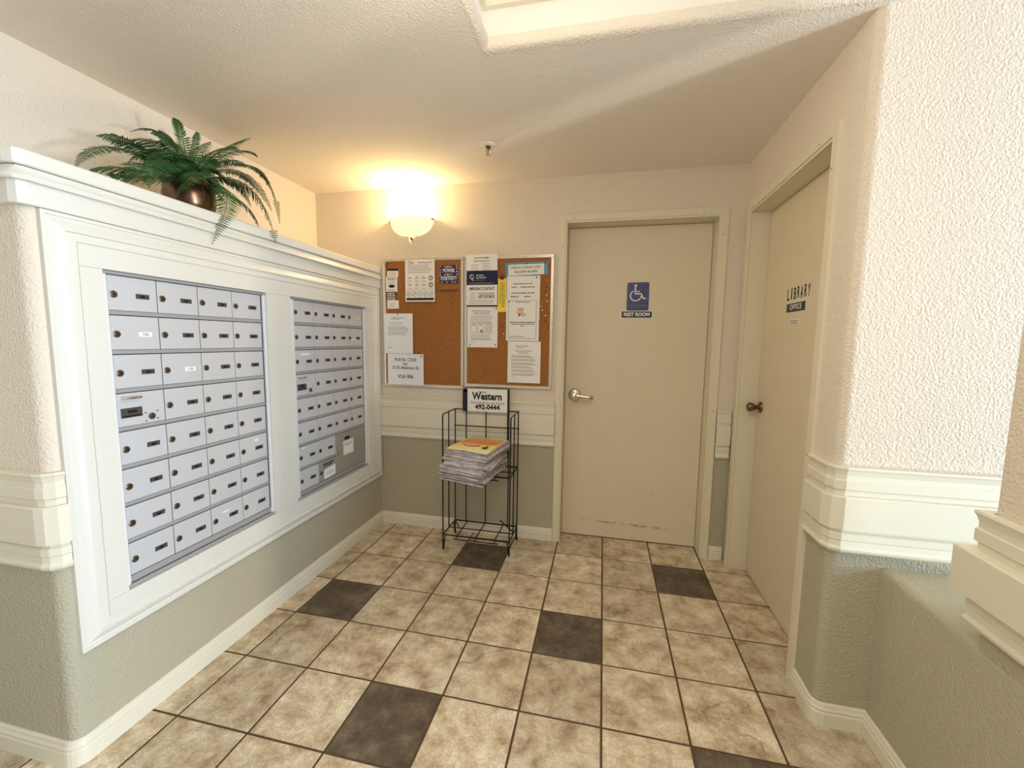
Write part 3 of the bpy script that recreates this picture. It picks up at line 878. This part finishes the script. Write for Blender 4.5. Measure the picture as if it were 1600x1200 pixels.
q = MB(); F.words(q, w * .16, w * .78, h * .89, .0045, .0003); para(q, F, w * .12, w * .82, h * .77, 5, .011, .0028, .05); para(q, F, w * .58, w * .83, h * .60, 9, .0085, .0026, .1); para(q, F, w * .12, w * .82, h * .31, 4, .010, .0026, .1); F.words(q, w * .12, w * .8, h * .19, .0025, .0003); F.words(q, w * .12, w * .25, h * .12, .0025, .0003)
q.build('print', 'ink_grey', o)
for a in (w * .12, w * .35):
    q = MB(); F.stroke(q, [(a, h * .37), (a, h * .60), (a + w * .19, h * .60), (a + w * .19, h * .37), (a, h * .37)], .0018, .0002, .0004); F.words(q, a + .01, a + w * .15, h * .55, .006, .0003); q.build('phone_drawing', 'ink_grey', o)
q = MB(); F.stroke(q, [(w * .46, h * .43), (w * .45, h * .36)], .006, .0003, .0005); F.stroke(q, [(w * .46, h * .44), (w * .53, h * .37)], .006, .0003, .0005); q.build('hand_drawing', 'ink_brown', o)
o, F, w, h = sheet('yellow_slip', 'narrow yellow slip hanging from a bulldog clip between the white notices', 'note', -.750, -.691, 1.582, 1.806, 'paper_yellow', .002, 0)
q = MB()
for k in range(3):
    x = w * (.28 + .2 * k); z = h * (.15 + .1 * (k == 0))
    while z < h * .88: e = min(h * .88, z + random.uniform(.006, .02)); F.quad(q, x, x + .005, z, e, .0003); z = e + .004
q.build('print', 'ink_brown', o)
q = MB(); F.rect(q, w * .28, w * .68, h * .96, h * 1.03, -.002, .008); F.stroke(q, [(w * .4, h * 1.03), (w * .48, h * 1.10), (w * .58, h * 1.03)], .003, .001, .003)
cl = q.build('bulldog_clip', 'sign_black', None, o=(-.722, YP, 1.80)); tag(cl, 'black bulldog clip holding the narrow yellow slip', 'clip')
o, F, w, h = sheet('folder_cover', 'blue plastic folder pinned at the top of the right corkboard', 'folder', -.699, -.413, 1.822, 1.908, 'folder_blue', .002, .02)
o, F, w, h = sheet('header_sign', 'white strip reading strata council only bulletin board on the blue folder', 'sign', -.680, -.438, 1.824, 1.894, 'paper_white', .004, .02)
text('lettering', 'STRATA COUNCIL ONLY', F, w * .5, h * .70, .020, 'ink', o, .006, .0003, w * .82)
text('lettering', 'BULLETIN BOARD', F, w * .5, h * .30, .020, 'ink', o, .010, .0003, w * .64)
o, F, w, h = sheet('notice_sheet', 'white office hours notice below the blue folder', 'notice', -.688, -.463, 1.529, 1.819, 'paper_white', .002)
for k, (s_, b_) in enumerate((('CARETAKER HOURS', .81), ('MON  -  THURSDAY', .73), ('OFFICE PH  497-5540', .58), ('8:30 AM  -  3:30 PM', .50))): pass
q = MB(); 
for b_, a0, a1, ht in ((.81, .2, .8, .006), (.735, .14, .30, .006), (.735, .42, .84, .007), (.60, .14, .84, .007), (.52, .12, .36, .007), (.52, .52, .74, .007)): F.words(q, w * a0, w * a1, h * b_, ht, .0003)
q.build('print', 'ink_grey', o)
o, F, w, h = sheet('notice_sheet', 'white notice with a thin border and a small hushing face drawing', 'notice', -.690, -.465, 1.389, 1.664, 'paper_white', .0045)
q = MB(); F.stroke(q, [(.016, .016), (.016, h - .008), (w - .02, h - .008), (w - .02, .016), (.016, .016)], .0018, .0002, .0004)
F.words(q, w * .3, w * .7, h * .93, .004, .0003); F.words(q, w * .12, w * .88, h * .44, .005, .0003); F.words(q, w * .16, w * .86, h * .40, .004, .0003); F.words(q, w * .44, w * .56, h * .355, .004, .0003); F.words(q, .025, w * .55, h * .10, .003, .0003)
q.build('print', 'ink', o)
q = MB(); F.disc(q, w * .43, h * .70, .024, .026, .0001, .0003); q.build('face_drawing', 'ink_skin', o)
q = MB(); F.rect(q, w * .33, w * .53, h * .765, h * .775, .0003, .0005); F.stroke(q, [(w * .43, h * .66), (w * .38, h * .60)], .008, .0003, .0005); q.build('hair_and_mouth', 'ink', o)
q = MB(); F.poly(q, [(w * .46, h * .60), (w * .62, h * .60), (w * .60, h * .645), (w * .53, h * .69), (w * .49, h * .69)], .0003, .0005); q.build('hand_drawing', 'ink_sand', o)
o, F, w, h = sheet('notice_sheet', 'white typed letter at the bottom right of the right corkboard', 'notice', -.676, -.450, 1.104, 1.386, 'paper_white', .004)
q = MB(); F.words(q, w * .24, w * .62, h * .88, .004, .0003); F.words(q, w * .28, w * .52, h * .84, .004, .0003); F.words(q, w * .24, w * .74, h * .76, .004, .0003); F.words(q, w * .3, w * .66, h * .71, .004, .0003)
for k, bb in enumerate((.645, .56, .47, .39, .30, .21)): para(q, F, w * .12, w * .86, h * bb, 2, .009, .0036, .25)
F.words(q, w * .12, w * .24, h * .12, .003, .0003); q.build('print', 'ink_grey', o)

# push pins
def pin(x, z, mat, label, hgt=.006, off=.0, group=None):
    q = MB(); F = BACK(0, YP, 0)
    q.lathe([(.0022, off), (.0025, off + hgt * .5), (.0045, off + hgt * .6), (.0045, off + hgt), (.002, off + hgt * 1.15), (0, off + hgt * 1.18)], F.p(x, z, 0), F.n, 10)
    o = q.build('push_pin', mat, None, o=(x, YP, z), smooth=True); tag(o, label, 'pin', group)
for wh, (x, z) in zip(('topmost', 'second from top', 'third from top', 'fourth from top', 'fifth from top', 'lowest'), ((-.438, 1.768), (-.422, 1.743), (-.424, 1.716), (-.418, 1.631), (-.421, 1.523), (-.404, 1.476))):
    pin(x, z, 'sign_black', wh + ' of the dark push pins down the right edge of the right corkboard', group='dark push pins at the right edge')
for wh, (x, z) in zip(('topmost', 'second from top', 'leftmost lower', 'lowest', 'middle'), ((-.417, 1.692), (-.413, 1.651), (-.446, 1.593), (-.422, 1.558), (-.455, 1.617))):
    pin(x, z, 'sign_white', wh + ' of the white push pins down the right edge of the right corkboard', group='white push pins at the right edge')
pin(-.705, 1.436, 'sign_white', 'white push pin in bare cork below the yellow slip')
pin(-.712, 1.481, 'ink_brown', 'brown push pin in bare cork just below the yellow slip')
pin(-1.483, 1.565, 'ink', 'black push pin holding the typed letter on the left corkboard', off=.0102)
pin(-1.303, 1.270, 'ink', 'black push pin in the upper right corner of the postal code sign', off=.0117)
pin(-1.043, 1.895, 'sign_white', 'white push pin at the top right of the violet card', off=.0012)
pin(-.860, 1.852, 'ink', 'black push pin at the top middle of the emergency notice', off=.0112)
pin(-.759, 1.606, 'ink', 'black push pin at the top right of the phone drawings notice', off=.0052)
pin(-.945, 1.358, 'ink_brown', 'brown push pin at the lower left of the phone drawings notice', off=.0052)
pin(-.763, 1.360, 'ink_brown', 'brown push pin at the lower right of the phone drawings notice', off=.0052)
pin(-.487, 1.807, 'ink', 'black push pin at the top right of the office hours notice', off=.0032)
pin(-.672, 1.650, 'ink', 'black push pin at the top left of the hushing face notice', off=.0057)
pin(-.556, 1.899, 'ink', 'dark push pin at the top middle of the blue folder', off=.0032)
pin(-.432, 1.902, 'ink', 'dark push pin at the top right corner of the blue folder', off=.0032)
pin(-1.225, 1.545, 'ink_brown', 'reddish push pin in bare cork at the middle of the left corkboard') if False else None
pin(-1.078, 1.640, 'ink_brown', 'small brown pin in bare cork under the slim pen')
pin(-1.236, 1.344, 'ink_brown', 'small brown pin in bare cork at the middle of the left corkboard')

# ------------------------------------------------------------------ wall sconce
sx_, sz_ = -1.380, 2.114
sconce = thing('wall_sconce', 'lit frosted glass half-bowl wall sconce above the left corkboard', 'wall lamp', (sx_, YB, sz_))
q = MB(); R, H = .158, .108; n, k = 24, 10; rings = []
for j in range(k + 1):
    v = j / k; r = R * math.sin(math.pi / 2 * (0.06 + .94 * v)) ** .85; z = sz_ + H * (1 - math.cos(math.pi / 2 * v)) ** .9
    rings.append((r, z))
V = []; Fs = []
for r, z in rings:
    for i in range(n + 1):
        a = math.pi + math.pi * i / n
        V.append((sx_ + r * math.cos(a), YB - .004 + .62 * r * math.sin(a), z))
for j in range(k):
    for i in range(n):
        p = j * (n + 1) + i; Fs.append((p, p + 1, p + n + 2, p + n + 1))
q.add(V, Fs)
sh = q.build('glass_shade', 'lamp_glass', sconce, smooth=True, fix=False)
so = sh.modifiers.new('thickness', 'SOLIDIFY'); so.thickness = .004
q = MB(); q.lathe([(.05, 0), (.05, .012), (.04, .018), (0, .018)], (sx_, YB, 2.19), (0, -1, 0), 20); q.build('wall_plate', 'lock_brass', sconce, smooth=True)
for a_, z_ in ((180, 2.212), (360, 2.217), (285, 2.090)):
    px_ = sx_ + R * 1.01 * math.cos(math.radians(a_)) if a_ != 285 else sx_ + .004
    q = MB(); q.bevbox(px_ - .005, px_ + .005, YB - (.022 if a_ != 285 else .03), YB - .0005, z_ - .008, z_ + .004, .001); q.build('clip', 'lock_brass', sconce)
q = MB(); q.lathe([(.0, -.03), (.016, -.022), (.022, 0), (.016, .02), (0, .028)], (sx_, YB - .055, 2.175), (0, 0, 1), 14); q.build('bulb', 'lamp_bulb', sconce, smooth=True)
ld = bpy.data.lights.new('sconce_light', 'POINT'); ld.energy = 12.5; ld.color = (1.0, .74, .36); ld.shadow_soft_size = .03
lo = bpy.data.objects.new('sconce_light', ld); COL.objects.link(lo); lo.parent = sconce; lo.location = (0, -.062, .165)

# ------------------------------------------------------------------ ceiling sprinkler
sp = thing('sprinkler_head', 'small white and brass fire sprinkler head hanging from the ceiling', 'sprinkler', (-.687, -.65, CEIL))
o_ = (-.687, -.65, CEIL)
q = MB(); q.lathe([(.040, 0), (.039, -.004), (.030, -.009), (.018, -.010), (.016, -.004)], o_, (0, 0, 1), 24); q.build('escutcheon', 'trim_paint', sp, smooth=True)
q = MB(); q.lathe([(.012, -.004), (.012, -.018), (.008, -.022), (0, -.022)], o_, (0, 0, 1), 14); q.build('body', 'lock_brass', sp, smooth=True)
for sg in (-1, 1):
    q = MB(); q.tube([(-.687 + sg * .010, -.65, CEIL - .016), (-.687 + sg * .014, -.65, CEIL - .030), (-.687 + sg * .004, -.65, CEIL - .048)], .0025, 6); q.build('frame_arm', 'chrome', sp)
q = MB(); q.tube([(-.687, -.65, CEIL - .022), (-.687, -.65, CEIL - .046)], .0025, 6); q.build('glass_bulb', 'ink', sp)
q = MB(); q.lathe([(0, -.046), (.015, -.048), (.017, -.052), (0, -.053)], o_, (0, 0, 1), 14); q.build('deflector', 'chrome', sp)

# ------------------------------------------------------------------ door signs
Fd = Fr((.101, YB + .127, 1.600), (1, 0, 0), (0, 0, 1)); w, h = .140, .184
q = MB(); rc = .012
pts = arc(w - rc, rc, rc, -90, 0, 4) + arc(w - rc, h - rc, rc, 0, 90, 4) + arc(rc, h - rc, rc, 90, 180, 4) + arc(rc, rc, rc, 180, 270, 4)
Fd.poly(q, pts, 0, .003)
o = q.build('handicapped_sign', 'sign_blue', None, o=(.171, YB + .127, 1.60)); tag(o, 'blue wheelchair symbol sign on the rest room door', 'sign')
q = MB(); hh = (.003, .0038)
Fd.stroke(q, [(.010, .060), (.010, h - .009), (w - .010, h - .009), (w - .010, .060), (.010, .060)], .0014, *hh); q.build('border_line', 'ink_grey', o)
q = MB()
Fd.disc(q, .054, h - .022, .009, .009, *hh, 16)
Fd.stroke(q, [(.051, h - .024), (.054, h - .075)], .009, *hh)
Fd.stroke(q, [(.052, h - .059), (.081, h - .059)], .006, *hh)
Fd.stroke(q, [(.050, h - .074), (.090, h - .074), (.106, h - .108), (.122, h - .103)], .008, *hh)
Fd.ring(q, .056, h - .086, .034, .0065, *hh, 118, 352, 24)
q.build('wheelchair_symbol', 'sign_white', o)
text('lettering', 'HANDICAPPED', Fd, w * .5, .030, .016, 'ink_grey', o, .0, .0034, w * .88)
Fd = Fr((.065, YB + .127, 1.549), (1, 0, 0), (0, 0, 1)); w, h = .206, .049
q = MB(); Fd.rect(q, 0, w, 0, h, 0, .002)
o = q.build('rest_room_sign', 'sign_white', None, o=(.168, YB + .127, 1.549)); tag(o, 'black and white rest room name plate under the wheelchair sign', 'sign')
q = MB(); Fd.rect(q, .006, w - .006, .004, h - .004, .002, .0026); q.build('black_field', 'sign_black', o)
text('lettering', 'REST ROOM', Fd, w * .5, h * .5, .031, 'sign_white', o, .035, .003, w * .80)

Fd = RIGHT(XR + .102, -.535, 0)
lib = thing('library_lettering', 'black stick-on letters reading library on the right door', 'sign', (XR + .102, -.66, 1.60))
for k, ch in enumerate('LIBRARY'):
    a = .018 + k * .0365
    if k == 0:
        pass
    zc = 1.634 + .0025 * (k % 2)
    q = MB(); Fd.rect(q, a - .0155, a + .0155, zc - .036, zc + .036, 0, .0004); bk = q.build('letter', 'door_frame_paint', lib)
    text('glyph', ch, Fd, a, zc, .082, 'ink', bk, .016, .0008, .010 if ch == 'I' else .023)
Fd = RIGHT(XR + .102, -.545, 1.545); w, h = .208, .049
q = MB(); Fd.rect(q, 0, w, 0, h, 0, .002); o = q.build('office_sign', 'sign_white', None, o=(XR + .102, -.65, 1.545)); tag(o, 'black office name plate below the library letters', 'sign')
q = MB(); Fd.rect(q, .003, w - .003, .003, h - .003, .002, .0026); q.build('black_field', 'sign_black', o)
text('lettering', 'OFFICE', Fd, w * .5, h * .52, .036, 'sign_white', o, .006, .003, w * .62)
Fd = RIGHT(XR + .102, -.590, 1.486); w, h = .10, .024
q = MB(); Fd.rect(q, 0, w, 0, h, 0, .001); o = q.build('label_strip', 'paper_white', None, o=(XR + .102, -.64, 1.486)); tag(o, 'tiny white label strip stuck below the office plate', 'label')
q = MB(); Fd.words(q, .008, w - .008, .015, .0045, .0012); Fd.words(q, .008, w - .008, .005, .0045, .0012); q.build('print', 'ink_brown', o)

# ------------------------------------------------------------------ newspaper rack
rk = thing('newspaper_rack', 'black wire newspaper rack with a small sign, standing against the green wall', 'rack', (-.815, -.31, 0))
xl, xr_, yf, yb_ = -1.040, -.588, -.435, -.198
zt, zm, zl = .910, .523, .100
wr = .0044
for x in (xl, xr_):
    sgn = 1 if x == xl else -1
    q = MB(); q.tube([(x, yb_, zt), (x, yf + .012, zt), (x, yf, zt - .012), (x, yf, .012), (x + sgn * .003, yf - .002, .004), (x + sgn * .016, yf - .002, zl + .004)], wr, 6)
    q.build('front_upright', 'black_wire', rk, smooth=True)
    q = MB(); q.tube([(x, yb_, zt), (x, yb_, .012), (x, yb_ + .002, .004), (x, yb_ - .03, zl)], wr, 6); q.build('rear_upright', 'black_wire', rk, smooth=True)
    q = MB(); q.tube([(x, -.325, zt), (x, -.325, zl)], wr, 6); q.build('side_wire', 'black_wire', rk, smooth=True)
for z in (zt, .793):
    q = MB(); q.tube([(xl - .006, yb_, z), (xr_ + .006, yb_, z)], wr, 6); q.build('back_rail', 'black_wire', rk, smooth=True)
for x in (-.958, -.815, -.653):
    q = MB(); q.tube([(x, yb_ - .003, .79 if False else zt), (x, yb_ - .003, zl)], wr, 6); q.build('back_wire', 'black_wire', rk, smooth=True)
def shelf(z, drop):
    q = MB()
    q.tube([(xl, yf, z), (xr_, yf, z), (xr_, yb_, z), (xl, yb_, z), (xl, yf, z)], wr, 6)
    sf = q.build('wire_shelf', 'black_wire', rk, smooth=True)
    q = MB()
    for x in (-.945, -.815, -.685):
        q.tube([(x, yb_ + .0, z), (x, yf - .0, z), (x, yf - .012, z - drop)], wr * .9, 6)
    q.tube([(-.965, yf - .014, z - drop), (-.66, yf - .014, z - drop)], wr * .9, 6)
    q.tube([(xl, -.31, z - .004), (xr_, -.31, z - .004)], wr * .9, 6)
    q.build('cross_wire', 'black_wire', sf, smooth=True)
shelf(zm, .018); shelf(zl, .016)
q = MB(); q.tube([(xl, yb_, zl - .0), (xl + .06, yb_ - .10, zl)], wr, 6); q.build('brace_wire', 'black_wire', rk, smooth=True)
q = MB(); q.tube([(xr_, yb_ - .1, zl), (xr_ - .12, yb_, zl + .03)], wr, 6); q.build('brace_wire', 'black_wire', rk, smooth=True)
# sign in its channels
Fs_ = BACK(-.948, yb_ - .004, .900); w, h = .286, .160
q = MB(); Fs_.rect(q, 0, w, 0, h, .0, .003); sg = q.build('sign_plate', 'sign_white', rk); sg['label'] = 'white sign plate with black lettering'
q = MB(); Fs_.rect(q, -.034, -.002, -.002, h - .012, -.002, .007); Fs_.disc(q, -.014, h - .014, .014, .014, -.002, .007, 14); q.build('sign_channel', 'sign_black', rk)
q = MB(); Fs_.rect(q, w - .002, w + .012, -.29, h + .002, -.002, .007); q.build('sign_channel', 'sign_black', rk)
q = MB(); Fs_.rect(q, -.002, w + .002, h, h + .004, -.002, .006); q.build('sign_channel', 'sign_black', rk)
text('lettering', 'Western', Fs_, w * .49, h * .655, .070, 'sign_black', sg, .036, .0034, w * .74)
text('lettering', 'Penticton', Fs_, w * .385, h * .845, .013, 'sign_black', sg, .02, .0040, w * .19)
text('lettering', 'Proven Results, for over 50 years!', Fs_, w * .5, h * .40, .018, 'ink', sg, .0, .0034, w * .86, shear=.3)
q = MB(); Fs_.stroke(q, [(w * .06, h * .335), (w * .94, h * .335)], .0018, .003, .0036); q.build('underline', 'ink', sg)
text('lettering', '492-0444', Fs_, w * .5, h * .19, .046, 'sign_black', sg, .042, .0034, w * .62)

# ------------------------------------------------------------------ newspapers: every folded paper its own object
def newspaper(z, th, dx, dy, rot, wd, dp, sag, label, group=None, leaves=4, cover='newsprint', seed=0):
    rr = random.Random(seed); cx, cy = -.812 + dx, -.345 + dy
    root = thing('newspaper', label, 'newspaper', (cx, cy, z), group); rr_t = [rr.choice((.45, .7, .95)) for _ in range(leaves)]
    lt = th / leaves; ct, st = math.cos(rot), math.sin(rot)
    nx, ny = 12, 10
    for L in range(leaves):
        q = MB(); z0_ = z + L * lt; e = (rr.uniform(-.010, .010), rr.uniform(-.016, .006), rr.uniform(-.010, .010)); ph = rr.uniform(0, 6); am = rr.uniform(.0006, .0034)
        vs = []
        for lay in (0, 1):
            for j in range(ny + 1):
                for i in range(nx + 1):
                    u, v = i / nx, j / ny
                    a = (u - .5) * wd + (e[0] if u < .5 else e[2]) * .5; bb = (v - .5) * dp + e[1] * (1 - v)
                    edge = (1 - v) ** 3
                    zz = z0_ + lay * lt * rr_t[L] + am * edge * math.sin(ph + u * 7) - sag * edge * (.35 + .65 * u) - sag * .35 * (1 - v) * 0
                    # rounded fold on the right-hand side
                    fold = max(0, (u - .93) / .07)
                    zz += (lt * .4 - lay * lt * .8) * fold * .6
                    vs.append((cx + a * ct - bb * st, cy + a * st + bb * ct, zz))
        n = (nx + 1) * (ny + 1); fs = []
        for j in range(ny):
            for i in range(nx):
                k = j * (nx + 1) + i
                fs += [(n + k, n + k + 1, n + k + nx + 2, n + k + nx + 1), (k, k + nx + 1, k + nx + 2, k + 1)]
        for j in range(ny):
            for i in (0, nx): k = j * (nx + 1) + i; fs.append((k, k + nx + 1, n + k + nx + 1, n + k))
        for i in range(nx):
            for j in (0, ny): k = j * (nx + 1) + i; fs.append((k, k + 1, n + k + 1, n + k))
        q.add(vs, fs)
        last = q.build('page', cover if L == leaves - 1 else 'newsprint', root)
    return root, (cx, cy, z + th, rot), last
zc = zm + .006
ORDN = 'first second third fourth fifth sixth seventh eighth ninth tenth eleventh twelfth thirteenth fourteenth'.split()
for k in range(15):
    th = (.0125, .010, .016, .012, .011, .015, .0125, .010, .016, .011, .012, .010, .015, .012, .0125)[k]
    if k < 7: dx, dy, rt = -.026 + .014 * math.sin(k * 1.7), -.058 + .012 * math.cos(k * 2.1), -.19 + .06 * math.sin(k * 2.3)
    elif k < 11: dx, dy, rt = -.010 + .014 * math.sin(k * 1.9), -.040 + .012 * math.cos(k * 1.3), -.15 + .07 * math.sin(k * 1.1)
    else: dx, dy, rt = .004 + .008 * math.sin(k * 2.2), -.034 + .006 * math.cos(k), -.20 + .02 * math.sin(k)
    if k == 0:
        newspaper(zc, .010, dx, dy - .01, rt, .300, .34, .022, 'drooping folded newspaper at the very bottom of the stack in the rack', None, 3, seed=k)
    elif k == 14:
        top, tp, last = newspaper(zc, th, dx, dy, rt, .285, .33, .010, 'folded newspaper with a yellow and orange front page on top of the stack', None, 4, 'newspaper_cover', seed=k)
    else:
        newspaper(zc, th, dx, dy, rt, .292, .33, .014, f'grey folded newspaper, {ORDN[k]} from the bottom of the stack in the rack', 'folded newspapers in the rack stack', 4, seed=k)
    zc += .0102 if k == 0 else th + .0003
# printing on the top paper
cx, cy, zt_, rt = tp
cF = Fr((cx, cy, zt_ + .0004), (math.cos(rt), math.sin(rt), 0), (-math.sin(rt), math.cos(rt), 0))
def on_page(mb_fn, name, mat):
    q = MB(); mb_fn(q); q.build(name, mat, last)
def bars(q):
    for k in range(5):
        cF.words(q, -.12, .12, .0 + .03 * k, .015, .0008, random.Random(k + 4))
on_page(bars, 'headline', 'ink_orange')
def oval(q): cF.disc(q, -.022, -.055, .062, .026, .0004, .0012, 24)
on_page(oval, 'oval_badge', 'ink_pink')
def ovt(q):
    cF.words(q, -.062, .02, -.06, .012, .0016, random.Random(2))
on_page(ovt, 'badge_print', 'paper_white')
def fig(q):
    cF.disc(q, .085, -.085, .020, .020, .0006, .0012, 12); cF.poly(q, [(.078, -.065), (.094, -.065), (.09, -.03), (.082, -.035)], .0006, .0012)
on_page(fig, 'small_picture', 'ink_brown')

# ------------------------------------------------------------------ potted fern on the ledge
PX, PY, PZ = -1.795, -1.42, 1.898
fern = thing('potted_fern', 'dark green potted fern in a bronze pot on the white ledge over the mailboxes', 'plant', (PX, PY, PZ))
q = MB(); q.lathe([(.060, 0), (.078, .010), (.092, .045), (.096, .085), (.090, .115), (.086, .122), (.094, .128), (.099, .140), (.096, .150), (.088, .150), (.084, .125)], (PX, PY, PZ), (0, 0, 1), 36); q.build('pot', 'pot_bronze', fern, smooth=True)
q = MB(); q.lathe([(.087, .132), (.04, .14), (0, .142)], (PX, PY, PZ), (0, 0, 1), 20); q.build('soil', 'soil', fern, smooth=True)
def frond(mid, tip, wid, seed, flip=0.0):
    """one arching frond through mid to tip: a thin stem with paired leaflets"""
    rr = random.Random(seed); tip = Vector(tip); mid = Vector(mid)
    base = Vector((PX + rr.uniform(-.035, .035), PY + rr.uniform(-.035, .035), PZ + .135))
    c = mid * 2 - (base + tip) * .5
    cur = lambda t: base * (1 - t) ** 2 + c * 2 * t * (1 - t) + tip * t * t
    q = MB(); N = 14
    q.cur = 1; q.tube([cur(i / N) for i in range(N + 1)], [.0024 * (1 - .75 * i / N) for i in range(N + 1)], 5); q.cur = 0
    ln_ = sum((cur((i + 1) / 20) - cur(i / 20)).length for i in range(20)); n = max(12, int(ln_ / .0078))
    for i in range(2, n + 1):
        t = i / (n + .4); p = cur(t); tg = (cur(min(1, t + .01)) - cur(t - .01)).normalized()
        sd = tg.cross(Vector((0, 0, 1)))
        if sd.length < .2: sd = tg.cross(Vector((-.8, .6, 0)))
        sd.normalize(); nm = sd.cross(tg).normalized()
        if nm.z < 0 and abs(tg.z) < .8: nm = -nm
        sd, nm = sd * math.cos(flip) + nm * math.sin(flip), nm * math.cos(flip) - sd * math.sin(flip)
        pf = min(1, (t + .06) / .26) ** .8 * (1 - max(0, (t - .5) / .5) ** 1.9) + .06
        ln = wid * 1.2 * pf * rr.uniform(.92, 1.06); wl = .0031 * (.65 + .4 * pf)
        for s_ in (-1, 1):
            dr = (sd * s_ * .95 + tg * .34 - nm * rr.uniform(.05, .3)).normalized()
            a = p + tg * wl * .6; e_ = p - tg * wl * .6; m_ = p + dr * ln * .5
            q.add([e_, m_ - tg * wl, p + dr * ln - nm * (.10 * ln), m_ + tg * wl, a, m_ + nm * .0012], [(0, 1, 5), (1, 2, 5), (2, 3, 5), (3, 4, 5), (4, 0, 5)])
    q.build('frond', ['fern_leaf', 'fern_stem'], fern, fix=False)
FR = [((-1.800, -1.671, 2.072), (-1.760, -1.844, 1.935), 0.036), ((-1.860, -1.592, 2.125), (-1.880, -1.695, 2.113), 0.036),
      ((-1.860, -1.464, 2.216), (-1.900, -1.563, 2.189), 0.032), ((-1.800, -1.565, 2.142), (-1.780, -1.732, 2.027), 0.050),
      ((-1.800, -1.432, 2.218), (-1.800, -1.468, 2.279), 0.026), ((-1.820, -1.364, 2.216), (-1.840, -1.327, 2.293), 0.020),
      ((-1.800, -1.260, 2.232), (-1.800, -1.072, 2.378), 0.052), ((-1.880, -1.099, 2.306), (-1.900, -0.924, 2.355), 0.030),
      ((-1.760, -1.099, 2.224), (-1.700, -1.018, 1.973), 0.032), ((-1.680, -1.239, 2.085), (-1.600, -1.164, 1.840), 0.058),
      ((-1.660, -1.373, 2.016), (-1.595, -1.512, 1.759), 0.050), ((-1.670, -1.502, 2.047), (-1.620, -1.629, 1.908), 0.046),
      ((-1.680, -1.638, 2.036), (-1.640, -1.707, 1.912), 0.052), ((-1.700, -1.738, 1.968), (-1.680, -1.854, 1.913), 0.046),
      ((-1.660, -1.727, 1.943), (-1.660, -1.816, 1.914), 0.046), ((-1.840, -1.548, 2.123), (-1.860, -1.652, 2.108), 0.046),
      ((-1.700, -1.392, 2.101), (-1.660, -1.330, 2.036), 0.048), ((-1.740, -1.220, 2.158), (-1.700, -1.067, 2.023), 0.042),
      ((-1.660, -1.316, 2.002), (-1.612, -1.251, 1.895), 0.050), ((-1.740, -1.523, 2.117), (-1.700, -1.680, 1.994), 0.050),
      ((-1.730, -1.405, 2.129), (-1.690, -1.360, 2.123), 0.045), ((-1.920, -1.332, 2.227), (-2.020, -1.379, 2.242), 0.045),
      ((-1.920, -1.170, 2.285), (-2.000, -0.937, 2.390), 0.045), ((-1.720, -1.567, 2.063), (-1.680, -1.629, 1.967), 0.050),
      ((-1.730, -1.485, 2.097), (-1.680, -1.603, 1.999), 0.046), ((-1.700, -1.305, 2.085), (-1.660, -1.240, 1.992), 0.050),
      ((-1.720, -1.657, 2.018), (-1.680, -1.756, 1.915), 0.046), ((-1.780, -1.272, 2.186), (-1.760, -1.150, 2.204), 0.046),
      ((-1.860, -1.411, 2.207), (-1.920, -1.469, 2.230), 0.040), ((-1.680, -1.471, 2.041), (-1.630, -1.405, 1.951), 0.046),
      ((-1.880, -1.298, 2.217), (-1.950, -1.157, 2.335), 0.035), ((-1.780, -1.572, 2.094), (-1.760, -1.682, 2.011), 0.046)]
for i, (md_, tp_, wd) in enumerate(FR): frond(md_, tp_, wd, 40 + i, flip=random.Random(i).uniform(-.35, .35))

# small print too fine to pick apart
for o in bpy.data.objects:
    if o.parent and o.name.split('.')[0] in ('print', 'scuff_marks', 'doodles', 'headline', 'badge_print'):
        o['kind'] = 'stuff'
